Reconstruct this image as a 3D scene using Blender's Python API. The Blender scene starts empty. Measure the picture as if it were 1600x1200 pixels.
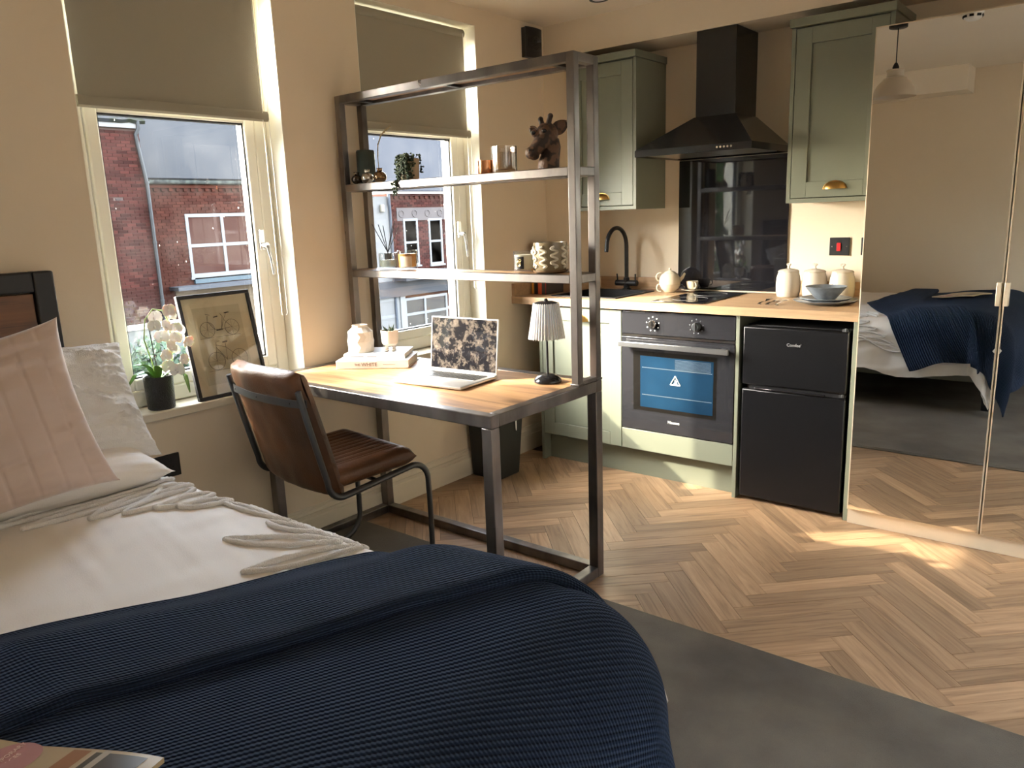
import bpy, bmesh, math, random
from mathutils import Vector, Matrix, Euler, noise
PI = math.pi
R = math.radians
SC = bpy.context.scene
COL = SC.collection
random.seed(7)

# ------------------------------------------------------------------ camera
cd = bpy.data.cameras.new('camera')
cd.sensor_width = 36.0
cd.lens = 27.171
cd.clip_start = 0.05
cd.clip_end = 300
cam = bpy.data.objects.new('camera', cd)
cam.location = (2.6957, -3.9405, 1.3428)
cam.rotation_euler = (1.3571, 0.0345, 0.6775)
COL.objects.link(cam)
SC.camera = cam

# ------------------------------------------------------------------ sky, sun, exposure
SC.view_settings.view_transform = 'Standard'
SC.view_settings.look = 'None'
SC.view_settings.gamma = 1.0
SC.view_settings.use_curve_mapping = False
SC.view_settings.exposure = 0.0
wd = bpy.data.worlds.new('sky')
SC.world = wd
wd.use_nodes = True
wn = wd.node_tree.nodes
wl = wd.node_tree.links
bgn = wn['Background']
SUN = Vector((1.0, 0.718, -0.717)).normalized()     # direction the sunlight travels
sky = wn.new('ShaderNodeTexSky')
sky.sky_type = 'NISHITA'
sky.sun_disc = False
sky.sun_elevation = R(30.2)
sky.sun_rotation = math.atan2(-SUN.x, -SUN.y)
sky.air_density = 1.0
sky.dust_density = 3.0
hz_ = wn.new('ShaderNodeHueSaturation')            # thin bright haze: a paler sky
hz_.inputs['Saturation'].default_value = 0.5
wl.new(sky.outputs[0], hz_.inputs['Color'])
wl.new(hz_.outputs[0], bgn.inputs[0])
bgn.inputs[1].default_value = 6.2
sd = bpy.data.lights.new('sun', 'SUN')
sd.energy = 17.0
sd.angle = R(0.9)
sd.color = (1.0, 0.88, 0.70)
so = bpy.data.objects.new('sun', sd)
so.rotation_euler = SUN.to_track_quat('-Z', 'Y').to_euler()
so.location = (-6, -6, 6)
COL.objects.link(so)
SC.cycles.max_bounces = 14
SC.cycles.diffuse_bounces = 9
SC.cycles.transparent_max_bounces = 16

# ------------------------------------------------------------------ materials
def _new(name):
    m = bpy.data.materials.new(name)
    m.use_nodes = True
    return m, m.node_tree.nodes, m.node_tree.links, m.node_tree.nodes['Principled BSDF']

def M(name, col, rough=0.5, metal=0.0, col2=None, vscale=6.0, stretch=(1, 1, 1), detail=4.0, lo=0.35, hi=0.65,
      bump=0.0, bscale=80.0, bstretch=None, coat=0.0, spec=0.5, sheen=0.0, trans=0.0, alpha=1.0, objrand=0.0, ior=1.45,
      emit=None, sub=0.0, rvar=0.0, coords='Object'):
    m, n, l, b = _new(name)
    b.inputs['Base Color'].default_value = (*col, 1)
    b.inputs['Roughness'].default_value = rough
    b.inputs['Metallic'].default_value = metal
    b.inputs['Specular IOR Level'].default_value = spec
    b.inputs['Coat Weight'].default_value = coat
    b.inputs['Coat Roughness'].default_value = 0.08
    b.inputs['Sheen Weight'].default_value = sheen
    b.inputs['Transmission Weight'].default_value = trans
    b.inputs['IOR'].default_value = ior
    b.inputs['Alpha'].default_value = alpha
    if sub:
        b.inputs['Subsurface Weight'].default_value = sub
        b.inputs['Subsurface Radius'].default_value = (0.02, 0.015, 0.01)
    if emit:
        b.inputs['Emission Color'].default_value = (*emit[0], 1)
        b.inputs['Emission Strength'].default_value = emit[1]
    tc = n.new('ShaderNodeTexCoord')
    src = tc.outputs[coords]
    if objrand or col2:
        oi = n.new('ShaderNodeObjectInfo')
    if col2:
        va = n.new('ShaderNodeVectorMath'); va.operation = 'MULTIPLY_ADD'
        va.inputs[1].default_value = stretch
        cmb = n.new('ShaderNodeVectorMath'); cmb.operation = 'SCALE'
        cmb.inputs[0].default_value = (31.0, 17.0, 23.0)
        l.new(oi.outputs['Random'], cmb.inputs['Scale'])
        l.new(src, va.inputs[0]); l.new(cmb.outputs[0], va.inputs[2])
        nz = n.new('ShaderNodeTexNoise'); nz.inputs['Scale'].default_value = vscale
        nz.inputs['Detail'].default_value = detail
        l.new(va.outputs[0], nz.inputs['Vector'])
        mr = n.new('ShaderNodeMapRange'); mr.inputs[1].default_value = lo; mr.inputs[2].default_value = hi
        l.new(nz.outputs['Fac'], mr.inputs[0])
        mx = n.new('ShaderNodeMix'); mx.data_type = 'RGBA'
        mx.inputs[6].default_value = (*col, 1); mx.inputs[7].default_value = (*col2, 1)
        l.new(mr.outputs[0], mx.inputs[0])
        out = mx.outputs[2]
        if rvar:
            rr = n.new('ShaderNodeMapRange'); rr.inputs[3].default_value = rough - rvar; rr.inputs[4].default_value = rough + rvar
            l.new(nz.outputs['Fac'], rr.inputs[0]); l.new(rr.outputs[0], b.inputs['Roughness'])
    else:
        out = None
    if objrand:
        hs = n.new('ShaderNodeHueSaturation')
        mr2 = n.new('ShaderNodeMapRange'); mr2.inputs[3].default_value = 1 - objrand; mr2.inputs[4].default_value = 1 + objrand
        l.new(oi.outputs['Random'], mr2.inputs[0]); l.new(mr2.outputs[0], hs.inputs['Value'])
        hs.inputs['Color'].default_value = (*col, 1)
        if out: l.new(out, hs.inputs['Color'])
        out = hs.outputs[0]
    if out: l.new(out, b.inputs['Base Color'])
    if bump:
        bm_ = n.new('ShaderNodeBump'); bm_.inputs['Strength'].default_value = bump; bm_.inputs['Distance'].default_value = 0.004
        nb = n.new('ShaderNodeTexNoise'); nb.inputs['Scale'].default_value = bscale; nb.inputs['Detail'].default_value = 3
        if bstretch:
            mp = n.new('ShaderNodeMapping'); mp.inputs['Scale'].default_value = bstretch
            l.new(src, mp.inputs[0]); l.new(mp.outputs[0], nb.inputs['Vector'])
        else:
            l.new(src, nb.inputs['Vector'])
        l.new(nb.outputs['Fac'], bm_.inputs['Height']); l.new(bm_.outputs[0], b.inputs['Normal'])
    return m

def glass(name, tint=(1, 1, 1), refl=0.06, rough=0.0, dirt=0.0):
    """thin clear sheet: mostly lets light straight through, reflects more at grazing angles"""
    m = bpy.data.materials.new(name); m.use_nodes = True
    n, l = m.node_tree.nodes, m.node_tree.links
    n.clear()
    o = n.new('ShaderNodeOutputMaterial')
    t = n.new('ShaderNodeBsdfTransparent'); t.inputs[0].default_value = (*tint, 1)
    g = n.new('ShaderNodeBsdfGlossy'); g.inputs['Roughness'].default_value = rough
    fr = n.new('ShaderNodeFresnel'); fr.inputs[0].default_value = 1.45
    ml = n.new('ShaderNodeMath'); ml.operation = 'MULTIPLY'; ml.inputs[1].default_value = refl / 0.04
    l.new(fr.outputs[0], ml.inputs[0]); ml.use_clamp = True
    ge = n.new('ShaderNodeNewGeometry'); bf = n.new('ShaderNodeMath'); bf.operation = 'SUBTRACT'; bf.inputs[0].default_value = 1.0
    l.new(ge.outputs['Backfacing'], bf.inputs[1])
    mb_ = n.new('ShaderNodeMath'); mb_.operation = 'MULTIPLY'; l.new(ml.outputs[0], mb_.inputs[0]); l.new(bf.outputs[0], mb_.inputs[1]); ml = mb_
    mx = n.new('ShaderNodeMixShader')
    l.new(ml.outputs[0], mx.inputs[0]); l.new(t.outputs[0], mx.inputs[1]); l.new(g.outputs[0], mx.inputs[2])
    if dirt:
        tc = n.new('ShaderNodeTexCoord')
        nz = n.new('ShaderNodeTexNoise'); nz.inputs['Scale'].default_value = 55; nz.inputs['Detail'].default_value = 2
        mp = n.new('ShaderNodeMapping'); mp.inputs['Scale'].default_value = (1, 1, 0.55)
        l.new(tc.outputs['Object'], mp.inputs[0]); l.new(mp.outputs[0], nz.inputs['Vector'])
        mr = n.new('ShaderNodeMapRange'); mr.inputs[1].default_value = 0.765; mr.inputs[2].default_value = 0.80
        mr.inputs[4].default_value = 0.5
        l.new(nz.outputs['Fac'], mr.inputs[0])
        n2 = n.new('ShaderNodeTexNoise'); n2.inputs['Scale'].default_value = 6
        l.new(tc.outputs['Object'], n2.inputs['Vector'])
        m2 = n.new('ShaderNodeMapRange'); m2.inputs[1].default_value = 0.45; m2.inputs[2].default_value = 0.8; m2.inputs[4].default_value = dirt
        l.new(n2.outputs['Fac'], m2.inputs[0])
        ad = n.new('ShaderNodeMath'); ad.operation = 'MAXIMUM'
        l.new(mr.outputs[0], ad.inputs[0]); l.new(m2.outputs[0], ad.inputs[1])
        d = n.new('ShaderNodeBsdfTranslucent'); d.inputs[0].default_value = (0.8, 0.8, 0.76, 1)
        m3 = n.new('ShaderNodeMixShader')
        l.new(ad.outputs[0], m3.inputs[0]); l.new(mx.outputs[0], m3.inputs[1]); l.new(d.outputs[0], m3.inputs[2])
        mx = m3
    l.new(mx.outputs[0], o.inputs[0])
    return m

def wood(name, c1, c2, c3, axis='x', scale=1.0, rough=0.45, objrand=0.12, knots=False, bump=0.12):
    """grain drawn along one local axis; every object gets its own slice of the grain"""
    m, n, l, b = _new(name)
    tc = n.new('ShaderNodeTexCoord'); oi = n.new('ShaderNodeObjectInfo')
    sc = {'x': (1.2, 16, 16), 'y': (16, 1.2, 16), 'z': (16, 16, 1.2)}[axis]
    sc = tuple(s * scale for s in sc)
    cm = n.new('ShaderNodeVectorMath'); cm.operation = 'SCALE'; cm.inputs[0].default_value = (37, 53, 29)
    l.new(oi.outputs['Random'], cm.inputs['Scale'])
    va = n.new('ShaderNodeVectorMath'); va.operation = 'MULTIPLY_ADD'; va.inputs[1].default_value = sc
    l.new(tc.outputs['Object'], va.inputs[0]); l.new(cm.outputs[0], va.inputs[2])
    nz = n.new('ShaderNodeTexNoise'); nz.inputs['Scale'].default_value = 1.6; nz.inputs['Detail'].default_value = 5
    nz.inputs['Roughness'].default_value = 0.6; nz.inputs['Distortion'].default_value = 0.9
    l.new(va.outputs[0], nz.inputs['Vector'])
    cr = n.new('ShaderNodeValToRGB')
    e = cr.color_ramp.elements
    e[0].position = 0.30; e[0].color = (*c3, 1); e[1].position = 0.68; e[1].color = (*c1, 1)
    x = cr.color_ramp.elements.new(0.48); x.color = (*c2, 1)
    l.new(nz.outputs['Fac'], cr.inputs[0])
    out = cr.outputs[0]
    if knots:
        vo = n.new('ShaderNodeTexVoronoi'); vo.inputs['Scale'].default_value = 5.5
        mp = n.new('ShaderNodeMapping'); mp.inputs['Scale'].default_value = {'x': (0.6, 1.5, 1), 'y': (1.5, 0.6, 1), 'z': (1, 1, 0.6)}[axis]
        l.new(tc.outputs['Object'], mp.inputs[0]); l.new(mp.outputs[0], vo.inputs['Vector'])
        mr = n.new('ShaderNodeMapRange'); mr.inputs[1].default_value = 0.05; mr.inputs[2].default_value = 0.22
        mr.inputs[3].default_value = 0.75; mr.inputs[4].default_value = 0.0
        l.new(vo.outputs['Distance'], mr.inputs[0])
        mk = n.new('ShaderNodeMix'); mk.data_type = 'RGBA'; mk.inputs[7].default_value = (*[v * 0.35 for v in c3], 1)
        l.new(mr.outputs[0], mk.inputs[0]); l.new(out, mk.inputs[6]); out = mk.outputs[2]
    hs = n.new('ShaderNodeHueSaturation')
    mr2 = n.new('ShaderNodeMapRange'); mr2.inputs[3].default_value = 1 - objrand; mr2.inputs[4].default_value = 1 + objrand
    l.new(oi.outputs['Random'], mr2.inputs[0]); l.new(mr2.outputs[0], hs.inputs['Value'])
    l.new(out, hs.inputs['Color']); l.new(hs.outputs[0], b.inputs['Base Color'])
    b.inputs['Roughness'].default_value = rough
    bm_ = n.new('ShaderNodeBump'); bm_.inputs['Strength'].default_value = bump; bm_.inputs['Distance'].default_value = 0.002
    l.new(nz.outputs['Fac'], bm_.inputs['Height']); l.new(bm_.outputs[0], b.inputs['Normal'])
    return m

def knit(name, col, col2, ribs, stitch, rough=0.95, depth=0.006):
    """ribbed knit laid out on the cloth's own UV map"""
    m, n, l, b = _new(name)
    uv = n.new('ShaderNodeUVMap')
    sp = n.new('ShaderNodeSeparateXYZ'); l.new(uv.outputs[0], sp.inputs[0])
    def wave(sock, k):
        a = n.new('ShaderNodeMath'); a.operation = 'MULTIPLY'; a.inputs[1].default_value = k * 2 * PI; l.new(sock, a.inputs[0])
        s = n.new('ShaderNodeMath'); s.operation = 'SINE'; l.new(a.outputs[0], s.inputs[0])
        h = n.new('ShaderNodeMath'); h.operation = 'MULTIPLY_ADD'; h.inputs[1].default_value = 0.5; h.inputs[2].default_value = 0.5
        l.new(s.outputs[0], h.inputs[0]); return h.outputs[0]
    w1 = wave(sp.outputs[0], ribs); w2 = wave(sp.outputs[1], stitch)
    mu = n.new('ShaderNodeMath'); mu.operation = 'MULTIPLY_ADD'; mu.inputs[1].default_value = 0.35
    l.new(w2, mu.inputs[0]); l.new(w1, mu.inputs[2])
    mx = n.new('ShaderNodeMix'); mx.data_type = 'RGBA'; mx.inputs[6].default_value = (*col2, 1); mx.inputs[7].default_value = (*col, 1)
    l.new(w1, mx.inputs[0]); l.new(mx.outputs[2], b.inputs['Base Color'])
    b.inputs['Roughness'].default_value = rough; b.inputs['Specular IOR Level'].default_value = 0.15
    b.inputs['Sheen Weight'].default_value = 0.25
    b.inputs['Sheen Tint'].default_value = (0.25, 0.4, 0.7, 1)
    bm_ = n.new('ShaderNodeBump'); bm_.inputs['Strength'].default_value = 0.9; bm_.inputs['Distance'].default_value = depth
    l.new(mu.outputs[0], bm_.inputs['Height']); l.new(bm_.outputs[0], b.inputs['Normal'])
    return m

MT = {}
MT['wall'] = M('wall_paint', (0.70, 0.60, 0.46), 0.85, col2=(0.685, 0.585, 0.445), vscale=2.5, bump=0.05, bscale=250)
MT['ceil'] = M('ceiling_paint', (0.78, 0.70, 0.58), 0.9, col2=(0.76, 0.68, 0.565), vscale=2)
MT['trim'] = M('trim_paint', (0.64, 0.58, 0.46), 0.5)
MT['upvc'] = M('white_plastic_frame', (0.80, 0.78, 0.68), 0.35)
MT['reveal'] = M('reveal_paint', (0.80, 0.77, 0.66), 0.7)
MT['glass'] = glass('window_glass', (0.97, 0.98, 0.97), 0.05, 0.0, 0.003)
MT['blind'] = M('blind_fabric', (0.30, 0.275, 0.215), 0.9, bump=0.15, bscale=400)
MT['carpet'] = M('grey_carpet', (0.19, 0.17, 0.14), 1.0, col2=(0.10, 0.09, 0.078), vscale=3.0, detail=8, lo=0.3, hi=0.7, bump=1.0, bscale=420, spec=0.1)
MT['plank'] = wood('oak_plank', (0.40, 0.265, 0.155), (0.32, 0.20, 0.112), (0.20, 0.12, 0.066), 'x', 1.6, 0.38, 0.30)
MT['oak'] = wood('oak_worktop_grain', (0.47, 0.31, 0.175), (0.41, 0.265, 0.148), (0.32, 0.205, 0.11), 'x', 1.6, 0.4, 0.03, bump=0.05)
MT['mango'] = wood('rustic_board', (0.46, 0.27, 0.125), (0.35, 0.19, 0.085), (0.17, 0.085, 0.04), 'x', 0.75, 0.42, 0.22, True)
MT['mangod'] = wood('dark_rustic_board', (0.20, 0.085, 0.03), (0.125, 0.05, 0.018), (0.045, 0.018, 0.008), 'y', 0.8, 0.45, 0.15, True)
MT['sage'] = M('sage_paint', (0.185, 0.200, 0.150), 0.42, col2=(0.178, 0.192, 0.144), vscale=3)
MT['steel'] = M('raw_steel', (0.24, 0.22, 0.21), 0.36, 1.0, col2=(0.13, 0.12, 0.112), vscale=9, stretch=(1, 1, 0.5), rvar=0.18)
MT['chrome'] = M('polished_steel', (0.75, 0.75, 0.75), 0.15, 1.0)
MT['blackmetal'] = M('black_metal', (0.018, 0.018, 0.020), 0.42, 0.3)
MT['gunmetal'] = M('dark_steel', (0.10, 0.105, 0.11), 0.38, 0.85)
MT['blackplastic'] = M('black_plastic', (0.012, 0.012, 0.013), 0.4)
MT['blackgloss'] = M('black_glass', (0.008, 0.008, 0.010), 0.03, spec=0.6)
MT['ovenglass'] = M('oven_black_glass', (0.022, 0.022, 0.025), 0.05, spec=0.75, coat=0.4)
MT['fridge'] = M('fridge_black', (0.006, 0.006, 0.007), 0.26, spec=0.4)
MT['hood'] = M('hood_black', (0.012, 0.012, 0.013), 0.16)
MT['brass'] = M('aged_brass', (0.48, 0.30, 0.10), 0.3, 1.0)
MT['copper'] = M('copper', (0.72, 0.34, 0.18), 0.2, 1.0)
MT['mirror'] = M('mirror', (0.86, 0.86, 0.84), 0.0, 1.0)
MT['champ'] = M('champagne_trim', (0.66, 0.56, 0.42), 0.35, 0.35)
MT['leather'] = M('brown_leather', (0.135, 0.060, 0.026), 0.38, col2=(0.055, 0.024, 0.012), vscale=5, detail=6, bump=0.25, bscale=140, spec=0.5)
MT['linen'] = M('white_cotton', (0.80, 0.77, 0.73), 0.9, bump=0.15, bscale=300, sheen=0.2)
MT['tuft'] = M('tufted_cotton', (0.83, 0.82, 0.80), 0.95, bump=1.0, bscale=350, sheen=0.3)
MT['blush'] = M('blush_satin', (0.56, 0.44, 0.385), 0.50, bump=0.12, bscale=30, sheen=0.4)
MT['navy'] = knit('navy_knit', (0.011, 0.022, 0.052), (0.003, 0.006, 0.016), 1.0, 1.0)
MT['white'] = M('white_paper', (0.80, 0.79, 0.76), 0.7)
MT['cream'] = M('cream_glaze', (0.74, 0.66, 0.50), 0.16, coat=0.5)
MT['greige'] = M('stone_glaze', (0.53, 0.48, 0.40), 0.14, coat=0.6)
MT['blueglaze'] = M('blue_grey_glaze', (0.17, 0.195, 0.22), 0.28, col2=(0.11, 0.125, 0.145), vscale=30, coat=0.3)
MT['matte_ceramic'] = M('matt_white_ceramic', (0.72, 0.66, 0.57), 0.75)
MT['thin'] = glass('clear_glass', (0.96, 0.97, 0.96), 0.10)
MT['leaf'] = M('leaf_green', (0.16, 0.34, 0.05), 0.4, col2=(0.08, 0.20, 0.03), vscale=6, sub=0.3)
MT['dkleaf'] = M('dark_leaf', (0.03, 0.05, 0.025), 0.5)
MT['soil'] = M('potting_soil', (0.035, 0.024, 0.016), 0.95, bump=0.8, bscale=90)
MT['red'] = M('red_switch', (0.62, 0.015, 0.02), 0.3, emit=((1.0, 0.05, 0.04), 0.25))

# ------------------------------------------------------------------ mesh builder
class MB:
    def __init__(s): s.v = []; s.f = []; s.uv = {}
    def add(s, vs, fs):
        b = len(s.v); s.v += [tuple(v) for v in vs]; s.f += [tuple(i + b for i in f) for f in fs]; return b
    def box(s, x0, y0, z0, x1, y1, z1, mtx=None):
        vs = [Vector((x, y, z)) for z in (z0, z1) for y in (y0, y1) for x in (x0, x1)]
        if mtx: vs = [mtx @ v for v in vs]
        s.add(vs, [(0, 2, 3, 1), (4, 5, 7, 6), (0, 1, 5, 4), (2, 6, 7, 3), (0, 4, 6, 2), (1, 3, 7, 5)]); return s
    def xf(s, mtx, start=0):
        s.v[start:] = [tuple(mtx @ Vector(v)) for v in s.v[start:]]; return s
    def cyl(s, p0, p1, r0, r1=None, seg=20, caps=True):
        r1 = r0 if r1 is None else r1
        p0, p1 = Vector(p0), Vector(p1); d = (p1 - p0).normalized()
        a = d.orthogonal().normalized(); b = d.cross(a)
        vs = [p + (a * math.cos(2 * PI * i / seg) + b * math.sin(2 * PI * i / seg)) * r for p, r in ((p0, r0), (p1, r1)) for i in range(seg)]
        fs = [(i, (i + 1) % seg, seg + (i + 1) % seg, seg + i) for i in range(seg)]
        if caps: fs += [tuple(range(seg))[::-1], tuple(range(seg, 2 * seg))]
        s.add(vs, fs); return s
    def tube(s, path, r, seg=10, closed=False, prof=None):
        """prof: list of (a,b) offsets instead of a round section; r may be a list"""
        P = [Vector(p) for p in path]; n = len(P); rings = []
        up = None
        for i in range(n):
            if closed: t = (P[(i + 1) % n] - P[i - 1]).normalized()
            else: t = (P[min(i + 1, n - 1)] - P[max(i - 1, 0)]).normalized()
            if up is None: up = t.orthogonal().normalized() if abs(t.z) > 0.95 else (Vector((0, 0, 1)) - t * t.z).normalized()
            else:
                up = up - t * up.dot(t)
                up = up.normalized() if up.length > 1e-6 else t.orthogonal().normalized()
            w = t.cross(up); rr = r[i] if isinstance(r, (list, tuple)) else r
            if prof: rings.append([P[i] + up * a + w * b for a, b in prof])
            else: rings.append([P[i] + (up * math.cos(2 * PI * k / seg) + w * math.sin(2 * PI * k / seg)) * rr for k in range(seg)])
        m = len(rings[0]); vs = [v for g in rings for v in g]; fs = []
        for i in range(n if closed else n - 1):
            j = (i + 1) % n
            fs += [(i * m + k, i * m + (k + 1) % m, j * m + (k + 1) % m, j * m + k) for k in range(m)]
        if not closed: fs += [tuple(range(m))[::-1], tuple(range((n - 1) * m, n * m))]
        s.add(vs, fs); return s
    def lathe(s, c, prof, seg=32, sx=1.0, sy=1.0, cap0=True, cap1=True, wob=None):
        c = Vector(c); vs = []
        for (r, z) in prof:
            for k in range(seg):
                a = 2 * PI * k / seg; q = r * (wob(a, z) if wob else 1.0)
                vs.append(c + Vector((q * math.cos(a) * sx, q * math.sin(a) * sy, z)))
        n = len(prof); fs = [(i * seg + k, i * seg + (k + 1) % seg, (i + 1) * seg + (k + 1) % seg, (i + 1) * seg + k) for i in range(n - 1) for k in range(seg)]
        if cap0: fs.append(tuple(range(seg))[::-1])
        if cap1: fs.append(tuple(range((n - 1) * seg, n * seg)))
        s.add(vs, fs); return s
    def ball(s, c, r, seg=16, rings=10, mtx=None):
        c = Vector(c); rx, ry, rz = (r, r, r) if not isinstance(r, (tuple, list)) else r
        vs = []; fs = []
        for i in range(1, rings):
            t = PI * i / rings
            for k in range(seg):
                a = 2 * PI * k / seg
                p = Vector((rx * math.sin(t) * math.cos(a), ry * math.sin(t) * math.sin(a), rz * math.cos(t)))
                vs.append(c + (mtx @ p if mtx else p))
        p = Vector((0, 0, rz)); vs.append(c + (mtx @ p if mtx else p)); vs.append(c - (mtx @ p if mtx else p))
        t_, b_ = len(vs) - 2, len(vs) - 1
        for i in range(rings - 2):
            fs += [(i * seg + k, (i + 1) * seg + k, (i + 1) * seg + (k + 1) % seg, i * seg + (k + 1) % seg) for k in range(seg)]
        fs += [(t_, k, (k + 1) % seg) for k in range(seg)]
        o = (rings - 2) * seg
        fs += [(b_, o + (k + 1) % seg, o + k) for k in range(seg)]
        s.add(vs, fs); return s
    def prism(s, poly, d0, d1, plane='xy'):
        f = {'xy': lambda a, b, d: (a, b, d), 'xz': lambda a, b, d: (a, d, b), 'yz': lambda a, b, d: (d, a, b)}[plane]
        n = len(poly); vs = [f(a, b, d0) for a, b in poly] + [f(a, b, d1) for a, b in poly]
        s.add(vs, [tuple(range(n))[::-1], tuple(range(n, 2 * n))] + [(i, (i + 1) % n, n + (i + 1) % n, n + i) for i in range(n)]); return s
    def grid(s, nu, nv, fn, thick=0.0, uvfn=None, wrap=False):
        """sheet of nu x nv cells; thick>0 closes it with a parallel back face along the normals"""
        base = len(s.v); P = [[Vector(fn(i / nu, j / nv)) for j in range(nv + 1)] for i in range(nu + 1)]
        idx = lambda i, j: base + i * (nv + 1) + j
        for i in range(nu + 1):
            for j in range(nv + 1):
                s.v.append(tuple(P[i][j]))
                if uvfn: s.uv[idx(i, j)] = uvfn(i / nu, j / nv)
        for i in range(nu):
            for j in range(nv):
                s.f.append((idx(i, j), idx(i + 1, j), idx(i + 1, j + 1), idx(i, j + 1)))
        if thick:
            b2 = len(s.v); id2 = lambda i, j: b2 + i * (nv + 1) + j
            for i in range(nu + 1):
                for j in range(nv + 1):
                    du = P[min(i + 1, nu)][j] - P[max(i - 1, 0)][j]; dv = P[i][min(j + 1, nv)] - P[i][max(j - 1, 0)]
                    nn = du.cross(dv); nn = nn.normalized() if nn.length > 1e-9 else Vector((0, 0, 1))
                    s.v.append(tuple(P[i][j] - nn * thick))
                    if uvfn: s.uv[id2(i, j)] = uvfn(i / nu, j / nv)
            for i in range(nu):
                for j in range(nv):
                    s.f.append((id2(i, j), id2(i, j + 1), id2(i + 1, j + 1), id2(i + 1, j)))
            for i in range(nu):
                s.f.append((idx(i, 0), id2(i, 0), id2(i + 1, 0), idx(i + 1, 0)))
                s.f.append((idx(i, nv), idx(i + 1, nv), id2(i + 1, nv), id2(i, nv)))
            for j in range(nv):
                s.f.append((idx(0, j), idx(0, j + 1), id2(0, j + 1), id2(0, j)))
                s.f.append((idx(nu, j), id2(nu, j), id2(nu, j + 1), idx(nu, j + 1)))
        return s

MOF = {}
def mesh_of(name, mb, mat, smooth=40, inv=None, weld=False):
    me = bpy.data.meshes.new(name)
    vs = [inv @ Vector(v) for v in mb.v] if inv else mb.v
    me.from_pydata([tuple(v) for v in vs], [], mb.f)
    bm = bmesh.new(); bm.from_mesh(me)
    if weld: bmesh.ops.remove_doubles(bm, verts=bm.verts, dist=1e-5)
    bmesh.ops.recalc_face_normals(bm, faces=bm.faces); bm.to_mesh(me); bm.free()
    if mb.uv:
        ul = me.uv_layers.new(name='UVMap')
        for lp in me.loops: ul.data[lp.index].uv = mb.uv.get(lp.vertex_index, (0, 0))
    me.materials.append(mat)
    if smooth:
        for p in me.polygons: p.use_smooth = True
        me.set_sharp_from_angle(angle=R(smooth))
    return me

def props(o, label=None, cat=None, group=None, kind=None):
    if label: o['label'] = label
    if cat: o['category'] = cat
    if group: o['group'] = group
    if kind: o['kind'] = kind
    return o

def thing(name, label, cat, loc=(0, 0, 0), rotz=0.0, group=None, kind=None):
    o = bpy.data.objects.new(name, None); COL.objects.link(o)
    o.empty_display_size = 0.05
    o.location = loc; o.rotation_euler = (0, 0, rotz)
    MOF[o.name] = Matrix.Translation(Vector(loc)) @ Matrix.Rotation(rotz, 4, 'Z')
    return props(o, label, cat, group, kind)

def add(name, mb, mat, parent=None, label=None, cat=None, group=None, kind=None, smooth=40, bevel=0.0, local=False, bseg=2, weld=False):
    """link mb as one mesh object; coordinates are world ones unless local (then the parent's own)"""
    if parent is not None:
        Mx = MOF[parent.name]
        me = mesh_of(name, mb, mat, smooth, None if local else Mx.inverted(), weld)
        o = bpy.data.objects.new(name, me); COL.objects.link(o); o.parent = parent; MOF[o.name] = Mx
    else:
        xs, ys, zs = zip(*mb.v)
        c = Vector(((min(xs) + max(xs)) / 2, (min(ys) + max(ys)) / 2, min(zs)))
        Mx = Matrix.Translation(c)
        me = mesh_of(name, mb, mat, smooth, Mx.inverted(), weld)
        o = bpy.data.objects.new(name, me); COL.objects.link(o); o.location = c; MOF[o.name] = Mx
    if bevel:
        b = o.modifiers.new('bevel', 'BEVEL'); b.width = bevel; b.segments = bseg; b.limit_method = 'ANGLE'; b.angle_limit = R(40)
    return props(o, label, cat, group, kind)

def place(name, me, loc, rot, parent, scale=None):
    """one more object that shares mesh data me, loc/rot in the parent's frame"""
    o = bpy.data.objects.new(name, me); COL.objects.link(o); o.parent = parent
    o.location = loc; o.rotation_euler = rot
    if scale: o.scale = scale
    MOF[o.name] = MOF[parent.name] @ Matrix.LocRotScale(Vector(loc), Euler(rot), Vector(scale) if scale else None)
    return o

def dup(root, loc=None, rotz=None, label=None):
    r = root.copy(); COL.objects.link(r)
    if loc is not None: r.location = loc
    if rotz is not None: r.rotation_euler = (0, 0, rotz)
    if label: r['label'] = label
    for ch in list(root.children):
        c = ch.copy(); COL.objects.link(c); c.parent = r
        for g in list(ch.children):
            d = g.copy(); COL.objects.link(d); d.parent = c
    return r

def text(name, body, size, mtx, mat, parent, depth=0.0004, align='CENTER'):
    cu = bpy.data.curves.new(name, 'FONT'); cu.body = body; cu.size = size; cu.extrude = depth; cu.align_x = align; cu.align_y = 'CENTER'
    t = bpy.data.objects.new(name, cu); COL.objects.link(t)
    dg = bpy.context.evaluated_depsgraph_get()
    me = bpy.data.meshes.new_from_object(t.evaluated_get(dg))
    bpy.data.objects.remove(t); bpy.data.curves.remove(cu)
    me.transform((MOF[parent.name].inverted() if parent else Matrix()) @ mtx)
    me.materials.clear(); me.materials.append(mat)
    o = bpy.data.objects.new(name, me); COL.objects.link(o); o.parent = parent; MOF[o.name] = MOF[parent.name]
    return o

def frame_m(o, x, y):
    """matrix whose local x and y run along x and y from point o"""
    x = Vector(x).normalized(); y = Vector(y); y = (y - x * y.dot(x)).normalized(); z = x.cross(y)
    m = Matrix((x, y, z)).transposed().to_4x4(); m.translation = Vector(o); return m

def arc(c, r, a0, a1, n, ax, ay):
    c, ax, ay = Vector(c), Vector(ax), Vector(ay)
    return [c + ax * (r * math.cos(a0 + (a1 - a0) * i / n)) + ay * (r * math.sin(a0 + (a1 - a0) * i / n)) for i in range(n + 1)]

def nz(x, y, z=0.0): return noise.noise(Vector((x, y, z)))
def sstep(x, a, b):
    t = min(1, max(0, (x - a) / (b - a))); return t * t * (3 - 2 * t)
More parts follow.
